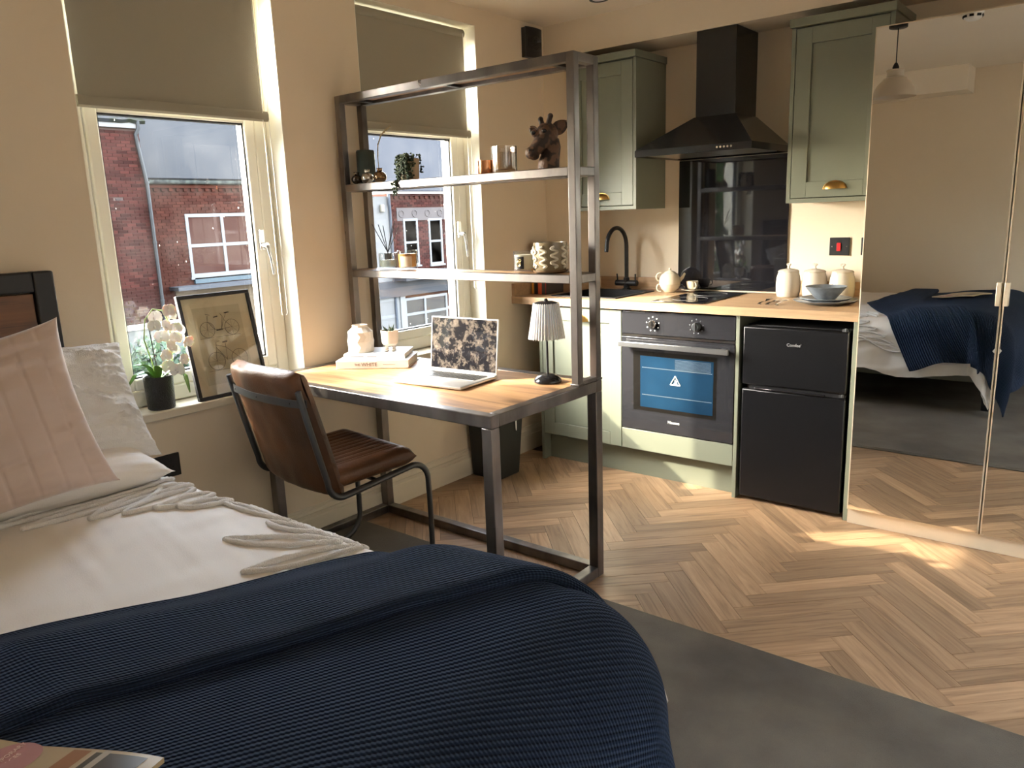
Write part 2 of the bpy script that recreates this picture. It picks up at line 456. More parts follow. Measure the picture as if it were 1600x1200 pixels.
# ================================================================== room shell
H = 2.35
ROOM_X, ROOM_Y = 4.3, -4.65
WIN = [(-2.783, -2.012), (-1.600, -0.833)]
ZS, ZT = 0.70, 2.27
def S(name, mb, mat, label, cat, parent=None, **k):
    return add(name, mb, mat, parent, label, cat, kind='structure', **k)

m = MB()
ys = [ROOM_Y - 0.2, WIN[0][0], WIN[0][1], WIN[1][0], WIN[1][1], 0.2]
for a, b in ((0, 1), (2, 3), (4, 5)): m.box(-0.27, ys[a], -0.2, 0, ys[b], H)
for a, b in WIN: m.box(-0.27, a, -0.2, 0, b, ZS - 0.03); m.box(-0.27, a, ZT + 0.002, 0, b, H)
S('wall_left', m, MT['wall'], 'beige painted wall with the two street windows', 'wall', smooth=0)
S('wall_back', MB().box(0, 0, -0.2, ROOM_X + 0.2, 0.2, H), MT['wall'], 'beige wall behind the green kitchen units', 'wall', smooth=0)
W3 = (-4.10, -1.30, 0.55, 2.20)                      # window added out of view to let fill light into the room
m = MB().box(ROOM_X, ROOM_Y - 0.2, -0.2, ROOM_X + 0.2, W3[0], H).box(ROOM_X, W3[1], -0.2, ROOM_X + 0.2, 0, H)
m.box(ROOM_X, W3[0], -0.2, ROOM_X + 0.2, W3[1], W3[2]).box(ROOM_X, W3[0], W3[3], ROOM_X + 0.2, W3[1], H)
S('wall_right', m, MT['wall'], 'beige wall opposite the street windows', 'wall', smooth=0)
w = thing('window_3', 'wide added window behind the camera that lets fill light in', 'window', (ROOM_X + 0.1, -2.7, W3[2]), kind='structure')
m = MB()
for y in (W3[0], (W3[0] + W3[1]) / 2 - 0.03, W3[1] - 0.06): m.box(ROOM_X + 0.07, y, W3[2], ROOM_X + 0.13, y + 0.06, W3[3])
for z in (W3[2], W3[3] - 0.06): m.box(ROOM_X + 0.075, W3[0] + 0.06, z, ROOM_X + 0.125, W3[1] - 0.06, z + 0.06)
add('frame', m, MT['upvc'], w)
for a, b in ((W3[0] + 0.06, (W3[0] + W3[1]) / 2 - 0.03), ((W3[0] + W3[1]) / 2 + 0.03, W3[1] - 0.06)): add('pane', MB().box(ROOM_X + 0.098, a, W3[2] + 0.06, ROOM_X + 0.102, b, W3[3] - 0.06), MT['glass'], w, smooth=0)
S('wall_front', MB().box(0, ROOM_Y - 0.2, -0.2, ROOM_X, ROOM_Y, H), MT['wall'], 'beige wall behind the bed seen in the mirror', 'wall', smooth=0)
S('ceiling', MB().box(-0.27, ROOM_Y - 0.2, H, ROOM_X + 0.2, 0.2, H + 0.2), MT['ceil'], 'warm white ceiling above the kitchen and bed', 'ceiling', smooth=0)
S('ceiling_bulkhead', MB().box(0, -0.267, 2.18, ROOM_X, 0, H), MT['wall'], 'boxed beige bulkhead running above the wall units', 'bulkhead', smooth=0)
S('wall_boxing', MB().box(0, -0.275, 0, 0.186, 0, 2.18), MT['wall'], 'boxed beige pipe column in the kitchen corner', 'boxing', smooth=0)
S('wall_bulkhead', MB().box(0, ROOM_Y, 2.165, 1.52, -4.36, H), MT['ceil'], 'boxed beam high on the wall above the bed, seen in the mirror', 'beam', smooth=0)

# floor: a dark underlay with every herringbone plank an object of its own
fl = S('floor', MB().box(0, ROOM_Y, -0.2, ROOM_X, 0, -0.006), M('underlay', (0.05, 0.035, 0.025), 0.9), 'oak herringbone plank floor of the kitchen area', 'floor', smooth=0)
PW, PL = 0.0763, 0.4575
GAP = 0.0007
U, V = Vector((1, -1)) / math.sqrt(2), Vector((-1, -1)) / math.sqrt(2)
org = Vector((1.780, -1.755)) - U * PL
REG = (0.002, -1.806, 3.38, -0.50)
def clip(poly, ax, val, keep_less):
    out = []
    for i in range(len(poly)):
        p, q = poly[i], poly[(i + 1) % len(poly)]
        ip = (p[ax] <= val) == keep_less or abs(p[ax] - val) < 1e-9
        iq = (q[ax] <= val) == keep_less or abs(q[ax] - val) < 1e-9
        if ip: out.append(p)
        if ip != iq:
            t = (val - p[ax]) / (q[ax] - p[ax]); out.append(p + (q - p) * t)
    return out
def plank_me(poly):
    m = MB(); m.prism([(p.x, p.y) for p in poly], -0.006, 0.0); return mesh_of('plank', m, MT['plank'], 0)
hx, hy = PL / 2 - GAP, PW / 2 - GAP
full_me = plank_me([Vector((-hx, -hy)), Vector((hx, -hy)), Vector((hx, hy)), Vector((-hx, hy))])
flM = MOF[fl.name].inverted()
for t in range(-8, 9):
    for k in range(-60, 60):
        for kind in 'HV':
            if kind == 'H': u0, v0, lu, lv = k * PW, k * PW, PL, PW
            else: u0, v0, lu, lv = k * PW, k * PW + PW, PW, PL
            u0 += t * PL; v0 -= t * PL
            c = org + U * (u0 + lu / 2) + V * (v0 + lv / 2)
            d = U if kind == 'H' else V
            if not (REG[0] - 0.3 < c.x < REG[2] + 0.3 and REG[1] - 0.3 < c.y < REG[3] + 0.3): continue
            nrm = Vector((-d.y, d.x))
            cor = [c + d * sx * hx + nrm * sy * hy for sx, sy in ((-1, -1), (1, -1), (1, 1), (-1, 1))]
            p = cor
            for ax, val, less in ((0, REG[0], False), (0, REG[2], True), (1, REG[1], False), (1, REG[3], True)):
                p = clip(p, ax, val, less) if p else p
            if len(p) < 3: continue
            area = abs(sum(p[i].x * p[(i + 1) % len(p)].y - p[(i + 1) % len(p)].x * p[i].y for i in range(len(p)))) / 2
            if area < 0.0005: continue
            if area > PL * PW * 0.975: me = full_me
            else: me = plank_me([Vector(((q - c).dot(d), (q - c).dot(nrm))) for q in p])
            place('plank', me, flM @ Vector((c.x, c.y, random.uniform(-0.0004, 0.0002))), (0, 0, math.atan2(d.y, d.x) + (PI if random.random() < 0.5 else 0) * (me is full_me)), fl)
m = MB()
m.grid(60, 2, lambda a, b: (a * ROOM_X, -1.800 - b * 0.02, 0.004 + 0.008 * math.sin(b * PI / 2)))
m.box(0, ROOM_Y, -0.005, ROOM_X, -1.815, 0.012)
S('floor_carpet', m, MT['carpet'], 'grey short-pile carpet around the bed', 'carpet')

# skirting along the window wall
pr_ = [(0, 0), (0.018, 0), (0.018, 0.088), (0.0165, 0.094), (0.012, 0.099), (0.012, 0.114), (0.015, 0.118), (0.011, 0.128), (0.005, 0.134), (0.004, 0.142), (0, 0.145)]
m = MB().prism([(a, b) for a, b in pr_], ROOM_Y, -0.276, 'xz')
S('baseboard_left', m, MT['trim'], 'moulded cream skirting board below the windows', 'skirting board', smooth=20)
m = MB().prism([(-0.276 - a, b) for a, b in pr_], 0.0, 0.17, 'yz')
S('baseboard_back', m, MT['trim'], 'short cream skirting on the boxed corner column', 'skirting board', smooth=20)

# ================================================================== windows
XF0, XF1 = -0.170, -0.105
for i, (a, b) in enumerate(WIN):
    w = thing('window_%d' % (i + 1), ('white framed street window behind the bed and the bicycle print', 'white framed street window behind the desk shelves')[i], 'window', (-0.13, (a + b) / 2, ZS), kind='structure')
    m = MB()
    m.box(-0.268, b - 0.003, ZS, -0.0005, b + 0.001, ZT); m.box(-0.268, a - 0.001, ZS, -0.0005, a + 0.003, ZT); m.box(-0.268, a, ZT - 0.002, -0.0005, b, ZT + 0.001)
    add('reveal', m, MT['reveal'], w, smooth=0)
    m = MB().box(-0.104, a + 0.003, ZS - 0.029, 0.020, b - 0.003, ZS + 0.004)
    add('sill_board', m, MT['trim'], w, bevel=0.005)
    m = MB().box(-0.30, a, ZS - 0.03, XF0, b, ZS + 0.01)
    add('outer_sill', m, MT['upvc'], w)
    fw = 0.060
    m = MB()
    m.box(XF0, a + 0.003, ZS + 0.004, XF1, a + fw, ZT); m.box(XF0, b - fw, ZS + 0.004, XF1, b - 0.003, ZT)
    m.box(XF0, a + fw, ZS + 0.004, XF1, b - fw, ZS + 0.064); m.box(XF0, a + fw, ZT - 0.062, XF1, b - fw, ZT); m.box(XF0, a + fw, 1.803, XF1, b - fw, 1.860)
    add('frame', m, MT['upvc'], w, bevel=0.006)
    sw = 0.044; a2, b2, z0, z1 = a + fw + 0.003, b - fw - 0.003, ZS + 0.067, 1.800
    m = MB()
    m.box(XF0 + 0.01, a2, z0, XF1 + 0.006, a2 + sw, z1); m.box(XF0 + 0.01, b2 - sw, z0, XF1 + 0.006, b2, z1)
    m.box(XF0 + 0.01, a2 + sw, z0, XF1 + 0.006, b2 - sw, z0 + sw); m.box(XF0 + 0.01, a2 + sw, z1 - 0.065, XF1 + 0.006, b2 - sw, z1)
    cs = add('casement', m, MT['upvc'], w, bevel=0.006)
    m = MB(); g0, g1, h0, h1 = a2 + sw, b2 - sw, z0 + sw, z1 - 0.065
    for y0, y1, q0, q1 in ((g0, g0 + 0.006, h0, h1), (g1 - 0.006, g1, h0, h1), (g0, g1, h0, h0 + 0.006), (g0, g1, h1 - 0.006, h1)): m.box(-0.140, y0, q0, -0.112, y1, q1)
    add('gasket', m, MT['blackplastic'], cs, label='thin dark glazing gasket')
    add('pane', MB().box(-0.136, g0, h0, -0.132, g1, h1), MT['glass'], cs, smooth=0)
    add('pane', MB().box(-0.140, a + fw, 1.860, -0.136, b - fw, ZT - 0.062), MT['glass'], w, smooth=0)
    hy_ = b2 - 0.022
    m = MB().box(-0.099, hy_ - 0.011, 1.245, -0.086, hy_ + 0.011, 1.325)
    m.tube([(-0.09, hy_, 1.262), (-0.062, hy_, 1.262), (-0.058, hy_ + 0.004, 1.256), (-0.056, hy_ + 0.012, 1.21), (-0.056, hy_ + 0.018, 1.145)], [0.009, 0.009, 0.009, 0.0075, 0.0065], 10)
    m.cyl((-0.075, hy_, 1.262), (-0.056, hy_, 1.262), 0.013)
    add('handle', m, MT['chrome'], w, bevel=0.003, label='chrome casement handle')

# roller blinds hang inside the reveals
for i, (a, b) in enumerate(((-2.764, -2.054), (-1.585, -0.866))):
    bl = thing('roller_blind', ('grey beige roller blind half lowered in the window by the bed', 'grey beige roller blind half lowered behind the shelf unit')[i], 'blind', (-0.04, (a + b) / 2, 1.74), group='roller blinds in the windows')
    m = MB().grid(24, 10, lambda s, t: (-0.040 + 0.004 * nz(s * 4 + i * 9, t * 3) * (1 - t), a + 0.008 + s * (b - a - 0.022), 1.772 + t * (2.225 - 1.772)), thick=0.0012)
    add('fabric', m, MT['blind'], bl)
    m = MB().tube([(-0.036, a, 1.756), (-0.036, b, 1.756)], 0.02, prof=[(-0.018, -0.006), (-0.018, 0.004), (-0.012, 0.010), (0.010, 0.010), (0.019, 0.005), (0.019, -0.006)])
    add('bottom_bar', m, MT['blind'], bl)
    add('roller', MB().cyl((-0.052, a + 0.012, 2.232), (-0.052, b - 0.012, 2.232), 0.022), MT['blind'], bl)
    m = MB(); ych = b - 0.012 - 0.055 * 0
    for dy in (-0.014, 0.012): m.tube([(-0.03, ych + dy, 2.23), (-0.026, ych + dy, 1.2), (-0.026, ych + dy, 0.99)], 0.0014, 5)
    m.tube(arc((-0.026, ych - 0.001, 0.99), 0.013, 0, -PI, 8, (0, 1, 0), (0, 0, 1)), 0.0014, 5)
    add('chain', m, MT['white'], bl)

# ================================================================== kitchen
SG = MT['sage']
def shaker(parent, x0, z0, x1, z1, yf, name='door', st=0.068, cup=None):
    m = MB(); t = 0.021
    m.box(x0, yf, z0, x0 + st, yf + t, z1); m.box(x1 - st, yf, z0, x1, yf + t, z1)
    m.box(x0 + st, yf, z1 - st, x1 - st, yf + t, z1); m.box(x0 + st, yf, z0, x1 - st, yf + t, z0 + st)
    m.box(x0 + st, yf + 0.009, z0 + st, x1 - st, yf + t - 0.002, z1 - st)
    d = add(name, m, SG, parent, bevel=0.0016)
    if cup:
        cx, cz = cup; m = MB()
        f = lambda a, b: (cx - 0.046 * math.cos(PI * a) * (0.25 + 0.75 * math.sin(PI / 2 * b)), yf - 0.024 * math.sin(PI * a) * math.sin(PI / 2 * b), cz + 0.030 * math.cos(PI / 2 * b) )
        m.grid(18, 8, f, thick=0.0016)
        m.tube([(cx - 0.05 * math.cos(PI * k / 16), yf - 0.001, cz + 0.034 * math.sin(PI * k / 16)) for k in range(17)], 0.0025, 6)
        add('handle', m, MT['brass'], d, label='aged brass cup handle')
    return d

# base units
bu = thing('base_cabinet', 'sage green sink base cabinet left of the oven', 'cabinet', (0.44, -0.30, 0))
m = MB().box(0.171, -0.60, 0, 0.189, -0.03, 0.871); add('end_panel', m, SG, bu, bevel=0.0012)
m = MB().box(0.190, -0.578, 0.15, 0.206, -0.03, 0.70); m.box(0.674, -0.578, 0.15, 0.690, -0.03, 0.70); m.box(0.206, -0.578, 0.15, 0.674, -0.03, 0.166); m.box(0.206, -0.04, 0.166, 0.674, -0.03, 0.70)
add('carcass', m, SG, bu)
shaker(bu, 0.192, 0.153, 0.688, 0.862, -0.600, cup=(0.440, 0.795))
add('plinth', MB().box(0.1895, -0.540, 0, 1.290, -0.525, 0.149), SG, bu)
ou = thing('oven_housing', 'sage green oven housing panels between the sink and the fridge', 'cabinet', (0.99, -0.30, 0.15))
add('drawer_front', MB().box(0.6915, -0.600, 0.153, 1.2895, -0.580, 0.258), SG, ou, bevel=0.0014)
add('side_panel', MB().box(1.291, -0.600, 0, 1.309, -0.03, 0.871), SG, ou, bevel=0.0012)
add('carcass', MB().box(0.692, -0.575, 0.150, 1.2895, -0.03, 0.166), SG, ou)
fp = add('end_panel', MB().box(1.797, -0.600, 0, 1.815, -0.03, 0.871), SG, None, 'sage green end panel between the fridge and the mirrored wardrobe', 'panel', bevel=0.0012)

# worktop with a hole for the sink, upstands
sx0, sx1, sy0, sy1 = 0.215, 0.595, -0.515, -0.135
m = MB()
WX1 = 1.8165
for q in ((0.002, -0.62, WX1, sy0), (0.188, sy1, WX1, -0.002), (0.002, sy0, sx0, -0.277), (0.188, -0.277, sx0, sy1), (sx1, sy0, WX1, sy1)): m.box(q[0], q[1], 0.872, q[2], q[3], 0.910)
wt = thing('worktop', 'oak effect kitchen worktop over the base units', 'worktop', (0.9, -0.31, 0.872))
add('slab', m, MT['oak'], wt, smooth=0)
m = MB().box(0.188, -0.020, 0.910, 0.698, -0.001, 0.978); m.box(1.300, -0.020, 0.910, WX1, -0.001, 0.978)
m.box(0.001, -0.615, 0.910, 0.019, -0.277, 0.980); m.box(0.019, -0.295, 0.910, 0.206, -0.277, 0.978); m.box(0.188, -0.277, 0.910, 0.206, -0.02, 0.978)
add('upstand', m, MT['oak'], wt, smooth=0)

sk = thing('sink', 'black inset kitchen sink left of the teapot', 'sink', (0.405, -0.33, 0.75))
m = MB()
rx0, rx1, ry0, ry1 = sx0 - 0.022, sx1 + 0.022, sy0 - 0.018, sy1 + 0.012
for q in ((rx0 + 0.016, ry0, rx1, sy0 + 0.006), (rx0 + 0.016, sy1 - 0.006, rx1, ry1), (rx0 + 0.016, sy0, sx0 + 0.006, sy1), (sx1 - 0.006, sy0, rx1, sy1)): m.box(q[0], q[1], 0.9102, q[2], q[3], 0.916)
add('rim', m, MT['blackplastic'], sk, bevel=0.002)
m = MB()
for q in ((sx0 + 0.001, sy0 + 0.001, sx0 + 0.006, sy1 - 0.001), (sx1 - 0.006, sy0 + 0.001, sx1 - 0.001, sy1 - 0.001), (sx0 + 0.006, sy0 + 0.001, sx1 - 0.006, sy0 + 0.006), (sx0 + 0.006, sy1 - 0.006, sx1 - 0.006, sy1 - 0.001)): m.box(q[0], q[1], 0.735, q[2], q[3], 0.911)
m.box(sx0 + 0.001, sy0 + 0.001, 0.728, sx1 - 0.001, sy1 - 0.001, 0.735)
add('bowl', m, MT['blackplastic'], sk)
add('drain', MB().lathe((0.405, -0.33, 0.735), [(0.034, 0), (0.034, 0.003), (0.026, 0.004), (0.02, 0.001)], 24), MT['chrome'], sk)

tp = thing('kitchen_tap', 'black swan neck mixer tap with two lever handles', 'tap', (0.41, -0.075, 0.910))
m = MB().lathe((0.41, -0.075, 0.910), [(0.025, 0), (0.025, 0.006), (0.017, 0.010), (0.017, 0.066), (0.0135, 0.070)], 24)
path = [(0.41, -0.075, 0.96), (0.41, -0.075, 1.155)] + arc((0.41, -0.180, 1.155), 0.105, 0, PI, 18, (0, 1, 0), (0, 0, 1))[1:] + [(0.41, -0.290, 1.135)]
m.tube(path, 0.0115, 16)
add('spout', m, MT['blackmetal'], tp)
add('valve_body', MB().cyl((0.340, -0.075, 0.948), (0.480, -0.075, 0.948), 0.017, seg=24), MT['blackmetal'], tp, bevel=0.003)
for s in (-1, 1):
    m = MB().cyl((0.41 + s * 0.058, -0.075, 0.955), (0.41 + s * 0.060, -0.080, 1.000), 0.0042, seg=10)
    add('lever', m, MT['blackmetal'], tp)

# oven
ov = thing('built_in_oven', 'black built-in single oven with bluish window', 'oven', (0.99, -0.30, 0.262))
OX0, OX1 = 0.694, 1.2885
add('body', MB().box(OX0 + 0.01, -0.578, 0.262, OX1 - 0.01, -0.06, 0.858), MT['blackmetal'], ov)
add('control_panel', MB().box(OX0, -0.602, 0.752, OX1, -0.578, 0.862), MT['ovenglass'], ov, bevel=0.001)
dr = add('door', MB().box(OX0, -0.603, 0.264, OX1, -0.578, 0.735), MT['ovenglass'], ov, bevel=0.001)
add('trim_strip', MB().box(OX0, -0.600, 0.738, OX1, -0.578, 0.749), MT['chrome'], ov)
m = MB(); gx0, gx1, gz0, gz1 = 0.800, 1.188, 0.385, 0.645
add('window_pane', MB().box(gx0, -0.6036, gz0, gx1, -0.6030, gz1), M('blue_oven_glass', (0.010, 0.034, 0.068), 0.06, col2=(0.006, 0.021, 0.045), vscale=4, spec=0.7), dr, smooth=0, label='bluish oven window')  # blue mixed into the window's base colour
add('window_border', MB().box(0.760, -0.6033, 0.365, 1.205, -0.6029, 0.668), M('oven_border', (0.010, 0.009, 0.008), 0.08), dr, smooth=0)
m = MB()
for z in (0.447, 0.585):
    m.box(gx0 + 0.01, -0.6040, z, gx1 - 0.006, -0.6036, z + 0.0035)
for k in range(9): m.box(gx0 + 0.19, -0.6039, 0.592 + k * 0.0055, gx1 - 0.012, -0.6036, 0.5935 + k * 0.0055)
add('rack', m, M('rack_wire', (0.17, 0.21, 0.24), 0.35, 0.6), dr, smooth=0, label='wire oven racks seen through the glass')
m = MB().box(OX0 + 0.004, -0.648, 0.690, OX1 - 0.014, -0.634, 0.716)
for x in (OX0 + 0.035, OX1 - 0.05): m.box(x - 0.012, -0.636, 0.693, x + 0.012, -0.602, 0.713)
add('handle', m, M('handle_steel', (0.34, 0.34, 0.34), 0.32, 1.0), dr, bevel=0.002, label='steel bar handle')
mw = M('print_white', (0.75, 0.77, 0.74), 0.5)
for x, bright in ((0.868, 1), (1.098, 0)):
    m = MB().lathe((0, 0, 0), [(0.021, 0), (0.020, 0.012), (0.016, 0.017)], 28).box(-0.003, -0.02, 0.015, 0.003, 0.02, 0.022)
    m.xf(Matrix.Translation((x, -0.602, 0.806)) @ Matrix.Rotation(PI / 2, 4, 'X'))
    add('dial', m, MT['chrome'] if bright else MT['gunmetal'], ov)
    m = MB()
    for q in range(9):
        a = PI / 2 + 2 * PI * q / 9; m.ball((x + 0.034 * math.cos(a), -0.6025, 0.806 + 0.034 * math.sin(a)), (0.0035, 0.0008, 0.0035), 8, 5)
    add('dial_marks', m, mw if bright else MT['gunmetal'], ov)
FRONT = frame_m((0, 0, 0), (1, 0, 0), (0, 0, 1))
text('lettering', 'Hisense', 0.020, Matrix.Translation((0.985, -0.6036, 0.322)) @ FRONT, mw, dr)
m = MB()
cx, cz = 0.993, 0.528
tri = [(cx + 0.030 * math.cos(PI / 2 + k * 2 * PI / 3), cz + 0.030 * math.sin(PI / 2 + k * 2 * PI / 3)) for k in range(3)]
for k in range(3): m.tube([(tri[k][0], -0.6041, tri[k][1]), (tri[(k + 1) % 3][0], -0.6041, tri[(k + 1) % 3][1])], 0.0028, 4)
m.box(cx - 0.004, -0.6046, cz - 0.008, cx + 0.002, -0.6037, cz + 0.012); m.box(cx - 0.009, -0.6046, cz - 0.010, cx + 0.010, -0.6037, cz - 0.005); m.box(cx + 0.003, -0.6046, cz - 0.006, cx + 0.007, -0.6037, cz + 0.006)
add('warning_sign', m, mw, dr, smooth=0, label='white triangular hot surface symbol')

# fridge freezer
fr = thing('fridge_freezer', 'black under-counter fridge freezer with two doors', 'fridge', (1.555, -0.30, 0))
FX0, FX1 = 1.326, 1.782
add('body', MB().box(FX0 + 0.004, -0.556, 0.012, FX1 - 0.004, -0.05, 0.828), MT['blackmetal'], fr, bevel=0.004)
d1 = add('freezer_door', MB().box(FX0, -0.602, 0.558, FX1, -0.558, 0.824), MT['fridge'], fr, bevel=0.007)
d2 = add('fridge_door', MB().box(FX0, -0.602, 0.020, FX1, -0.558, 0.538), MT['fridge'], fr, bevel=0.007)
m = MB().box(FX0 + 0.03, -0.588, 0.5385, FX1 - 0.03, -0.560, 0.5575); add('door_gap', m, MT['blackplastic'], fr)
m = MB().box(FX0 + 0.06, -0.608, 0.540, FX1 - 0.085, -0.596, 0.548); add('handle', m, MT['blackgloss'], d2, bevel=0.003)
for z in (0.830, 0.548):
    m = MB().box(FX1 - 0.030, -0.598, z - 0.006, FX1 - 0.004, -0.565, z + 0.006); m.cyl((FX1 - 0.014, -0.600, z - 0.004), (FX1 - 0.014, -0.600, z + 0.010), 0.005, seg=12)
    add('hinge', m, MT['gunmetal'], fr)
for x in (FX0 + 0.05, FX1 - 0.05):
    for y in (-0.52, -0.10): add('foot', MB().cyl((x, y, 0), (x, y, 0.014), 0.016, seg=14), MT['blackplastic'], fr)
text('lettering', "Comfee'", 0.0185, Matrix.Translation((1.556, -0.6022, 0.752)) @ FRONT, M('badge_grey', (0.34, 0.34, 0.32), 0.4), d1)

# hob
hb = thing('ceramic_hob', 'black two zone ceramic hob set in the oak worktop', 'hob', (0.98, -0.32, 0.910))
add('glass_top', MB().box(0.842, -0.580, 0.9102, 1.118, -0.055, 0.9155), MT['blackgloss'], hb, bevel=0.0015)
m = MB()
for y in (-0.20, -0.43): m.tube([(0.98 + 0.085 * math.cos(2 * PI * k / 40), y + 0.085 * math.sin(2 * PI * k / 40), 0.9156) for k in range(40)], 0.0009, 4, True)
add('zone_ring', m, M('zone_grey', (0.12, 0.12, 0.12), 0.4), hb)

# splashback and cooker hood
add('splashback', MB().box(0.700, -0.010, 0.918, 1.298, -0.001, 1.600), MT['blackgloss'], None, 'glossy black glass splashback under the cooker hood', 'splashback', bevel=0.001)
hd = thing('cooker_hood', 'black chimney cooker hood above the splashback', 'cooker hood', (0.995, -0.01, 1.60))
CX0, CX1, CY = 0.699, 1.291, -0.482
m = MB()
def ring(x0, x1, yf, z): return [(x0, -0.002, z), (x1, -0.002, z), (x1, yf, z), (x0, yf, z)]
rr = [ring(CX0, CX1, CY, 1.603), ring(CX0, CX1, CY, 1.634), ring(0.905, 1.118, -0.262, 1.785)]
vs = [v for r_ in rr for v in r_]
m.add(vs, [(4 * i + k, 4 * i + (k + 1) % 4, 4 * i + 4 + (k + 1) % 4, 4 * i + 4 + k) for i in range(2) for k in range(4)] + [(8, 9, 10, 11)])
m.add([v for v in rr[0]] + [(CX0 + 0.02, -0.02, 1.612), (CX1 - 0.02, -0.02, 1.612), (CX1 - 0.02, CY + 0.02, 1.612), (CX0 + 0.02, CY + 0.02, 1.612)], [(k, (k + 1) % 4, 4 + (k + 1) % 4, 4 + k) for k in range(4)] + [(4, 5, 6, 7)])
add('canopy', m, MT['hood'], hd, smooth=0)
add('chimney', MB().box(0.910, -0.257, 1.780, 1.113, -0.002, 2.1795), MT['hood'], hd, bevel=0.002)
m = MB()
for k in range(5): m.cyl((1.128 + k * 0.017, CY - 0.0035, 1.619), (1.128 + k * 0.017, CY + 0.001, 1.619), 0.0048, seg=12)
add('button', m, MT['chrome'], hd)
for x0 in (0.735, 1.000): add('filter', MB().box(x0, -0.44, 1.6075, x0 + 0.255, -0.08, 1.6120), M('filter_metal', (0.42, 0.40, 0.36), 0.28, 1.0), hd, label='metal mesh grease filter')

# wall units
def wall_unit(x0, x1, label, cupx, cut=None):
    o = thing('wall_cabinet', label, 'cabinet', ((x0 + x1) / 2, -0.16, 1.357), group='sage green kitchen wall cabinets')
    m = MB().box(x0, -0.319, 1.357, x0 + 0.018, -0.002, 2.102); m.box(x1 - 0.018, -0.319, 1.357, x1, -0.002, 2.102)
    m.box(x0 + 0.018, -0.319, 1.357, x1 - 0.018, -0.002, 1.376); m.box(x0 + 0.018, -0.296, 2.084, x1 - 0.018, -0.002, 2.102); m.box(x0 + 0.018, -0.012, 1.376, x1 - 0.018, -0.002, 2.084)
    add('carcass', m, SG, o, bevel=0.0012)
    shaker(o, x0 + 0.020, 1.379, x1 - 0.020, 2.098, -0.318, cup=(cupx, 1.412))
    add('cornice', MB().box(x0 - 0.006, -0.336, 2.103, x1 + 0.006, -0.001, 2.138), SG, o, bevel=0.002)
wall_unit(0.188, 0.613, 'sage green wall cabinet left of the cooker hood', 0.400)
wall_unit(1.393, 1.812, 'sage green wall cabinet between the hood and the mirrored wardrobe', 1.607)

# switches
def faceplate(name, x0, x1, z0, z1, label, cat):
    o = thing(name, label, cat, ((x0 + x1) / 2, -0.004, (z0 + z1) / 2))
    add('plate', MB().box(x0, -0.008, z0, x1, -0.0005, z1), MT['blackmetal'], o, bevel=0.003); return o
o = faceplate('cooker_switch', 1.503, 1.597, 1.103, 1.189, 'black square cooker switch with red rocker', 'switch')
add('rocker', MB().box(1.539, -0.0145, 1.125, 1.556, -0.007, 1.163), MT['red'], o, bevel=0.002, label='red rocker switch')
add('screw', MB().cyl((1.516, -0.0095, 1.146), (1.516, -0.007, 1.146), 0.003, seg=10).cyl((1.584, -0.0095, 1.146), (1.584, -0.007, 1.146), 0.003, seg=10), MT['chrome'], o)
o = faceplate('wall_switch', 1.648, 1.735, 1.105, 1.188, 'black wall switch half hidden by the wardrobe edge', 'switch')
add('rocker', MB().box(1.685, -0.012, 1.133, 1.700, -0.007, 1.160), MT['blackplastic'], o)

# ================================================================== mirrored wardrobe
wr = thing('mirrored_wardrobe', 'tall cream wardrobe with mirrored doors', 'wardrobe', (2.6, -0.31, 0))
m = MB().box(1.8195, -0.615, 0, 3.31, -0.002, 0.066); add('plinth', m, MT['champ'], wr, bevel=0.002)
m = MB().box(1.8195, -0.612, 0.066, 1.838, -0.002, 1.985); m.box(3.292, -0.612, 0.066, 3.31, -0.002, 1.985); m.box(1.838, -0.612, 1.967, 3.292, -0.002, 1.985); m.box(1.838, -0.02, 0.066, 3.292, -0.002, 1.967); m.box(2.306, -0.60, 0.066, 2.318, -0.02, 1.967)
add('carcass', m, MT['champ'], wr)
for k in range(3):
    x0 = 1.8225 + k * 0.4935; x1 = x0 + 0.4885
    d = add('door', MB().box(x0, -0.636, 0.070, x1, -0.6165, 1.990), MT['champ'], wr, bevel=0.001)
    add('mirror_glass', MB().box(x0 + 0.005, -0.6400, 0.075, x1 - 0.005, -0.6362, 1.985), MT['mirror'], d, smooth=0)
    hx_ = x1 - 0.010 if k != 1 else x0 + 0.010
    add('handle', MB().box(hx_ - 0.008, -0.655, 0.962, hx_ + 0.008, -0.641, 1.048), MT['champ'], d, bevel=0.002)

# extractor fan, ceiling fittings, sockets
fn = thing('extractor_fan', 'black square extractor fan high on the wall by the corner', 'fan', (0.02, -0.395, 2.165))
m = MB()
m.grid(10, 10, lambda a, b: (0.030 + 0.012 * (1 - abs(2 * a - 1) ** 3) * (1 - 0.0 * b), -0.462 + a * 0.142, 2.168 + b * 0.152), thick=0.008)
m.box(0.0005, -0.460, 2.170, 0.026, -0.322, 2.318)
add('casing', m, MT['blackmetal'], fn)
m = MB()
for r_ in (0.014, 0.024, 0.034, 0.044, 0.054): m.tube([(0.0425 - 0.006 * (r_ / 0.054) ** 2, -0.391 + r_ * math.cos(2 * PI * k / 32), 2.246 + r_ * math.sin(2 * PI * k / 32)) for k in range(32)], 0.0028, 6, True)
add('grille_ring', m, MT['blackgloss'], fn)
so_ = thing('wall_socket', 'black double wall socket beside the bed', 'socket', (0.005, -2.675, 0.455))
add('plate', MB().box(0.0005, -2.750, 0.452, 0.010, -2.602, 0.538), MT['blackmetal'], so_, bevel=0.003)
m = MB()
for y in (-2.712, -2.640):
    m.box(0.009, y - 0.004, 0.512, 0.0105, y + 0.004, 0.522); m.box(0.009, y - 0.012, 0.488, 0.0105, y - 0.005, 0.492); m.box(0.009, y + 0.005, 0.488, 0.0105, y + 0.012, 0.492)
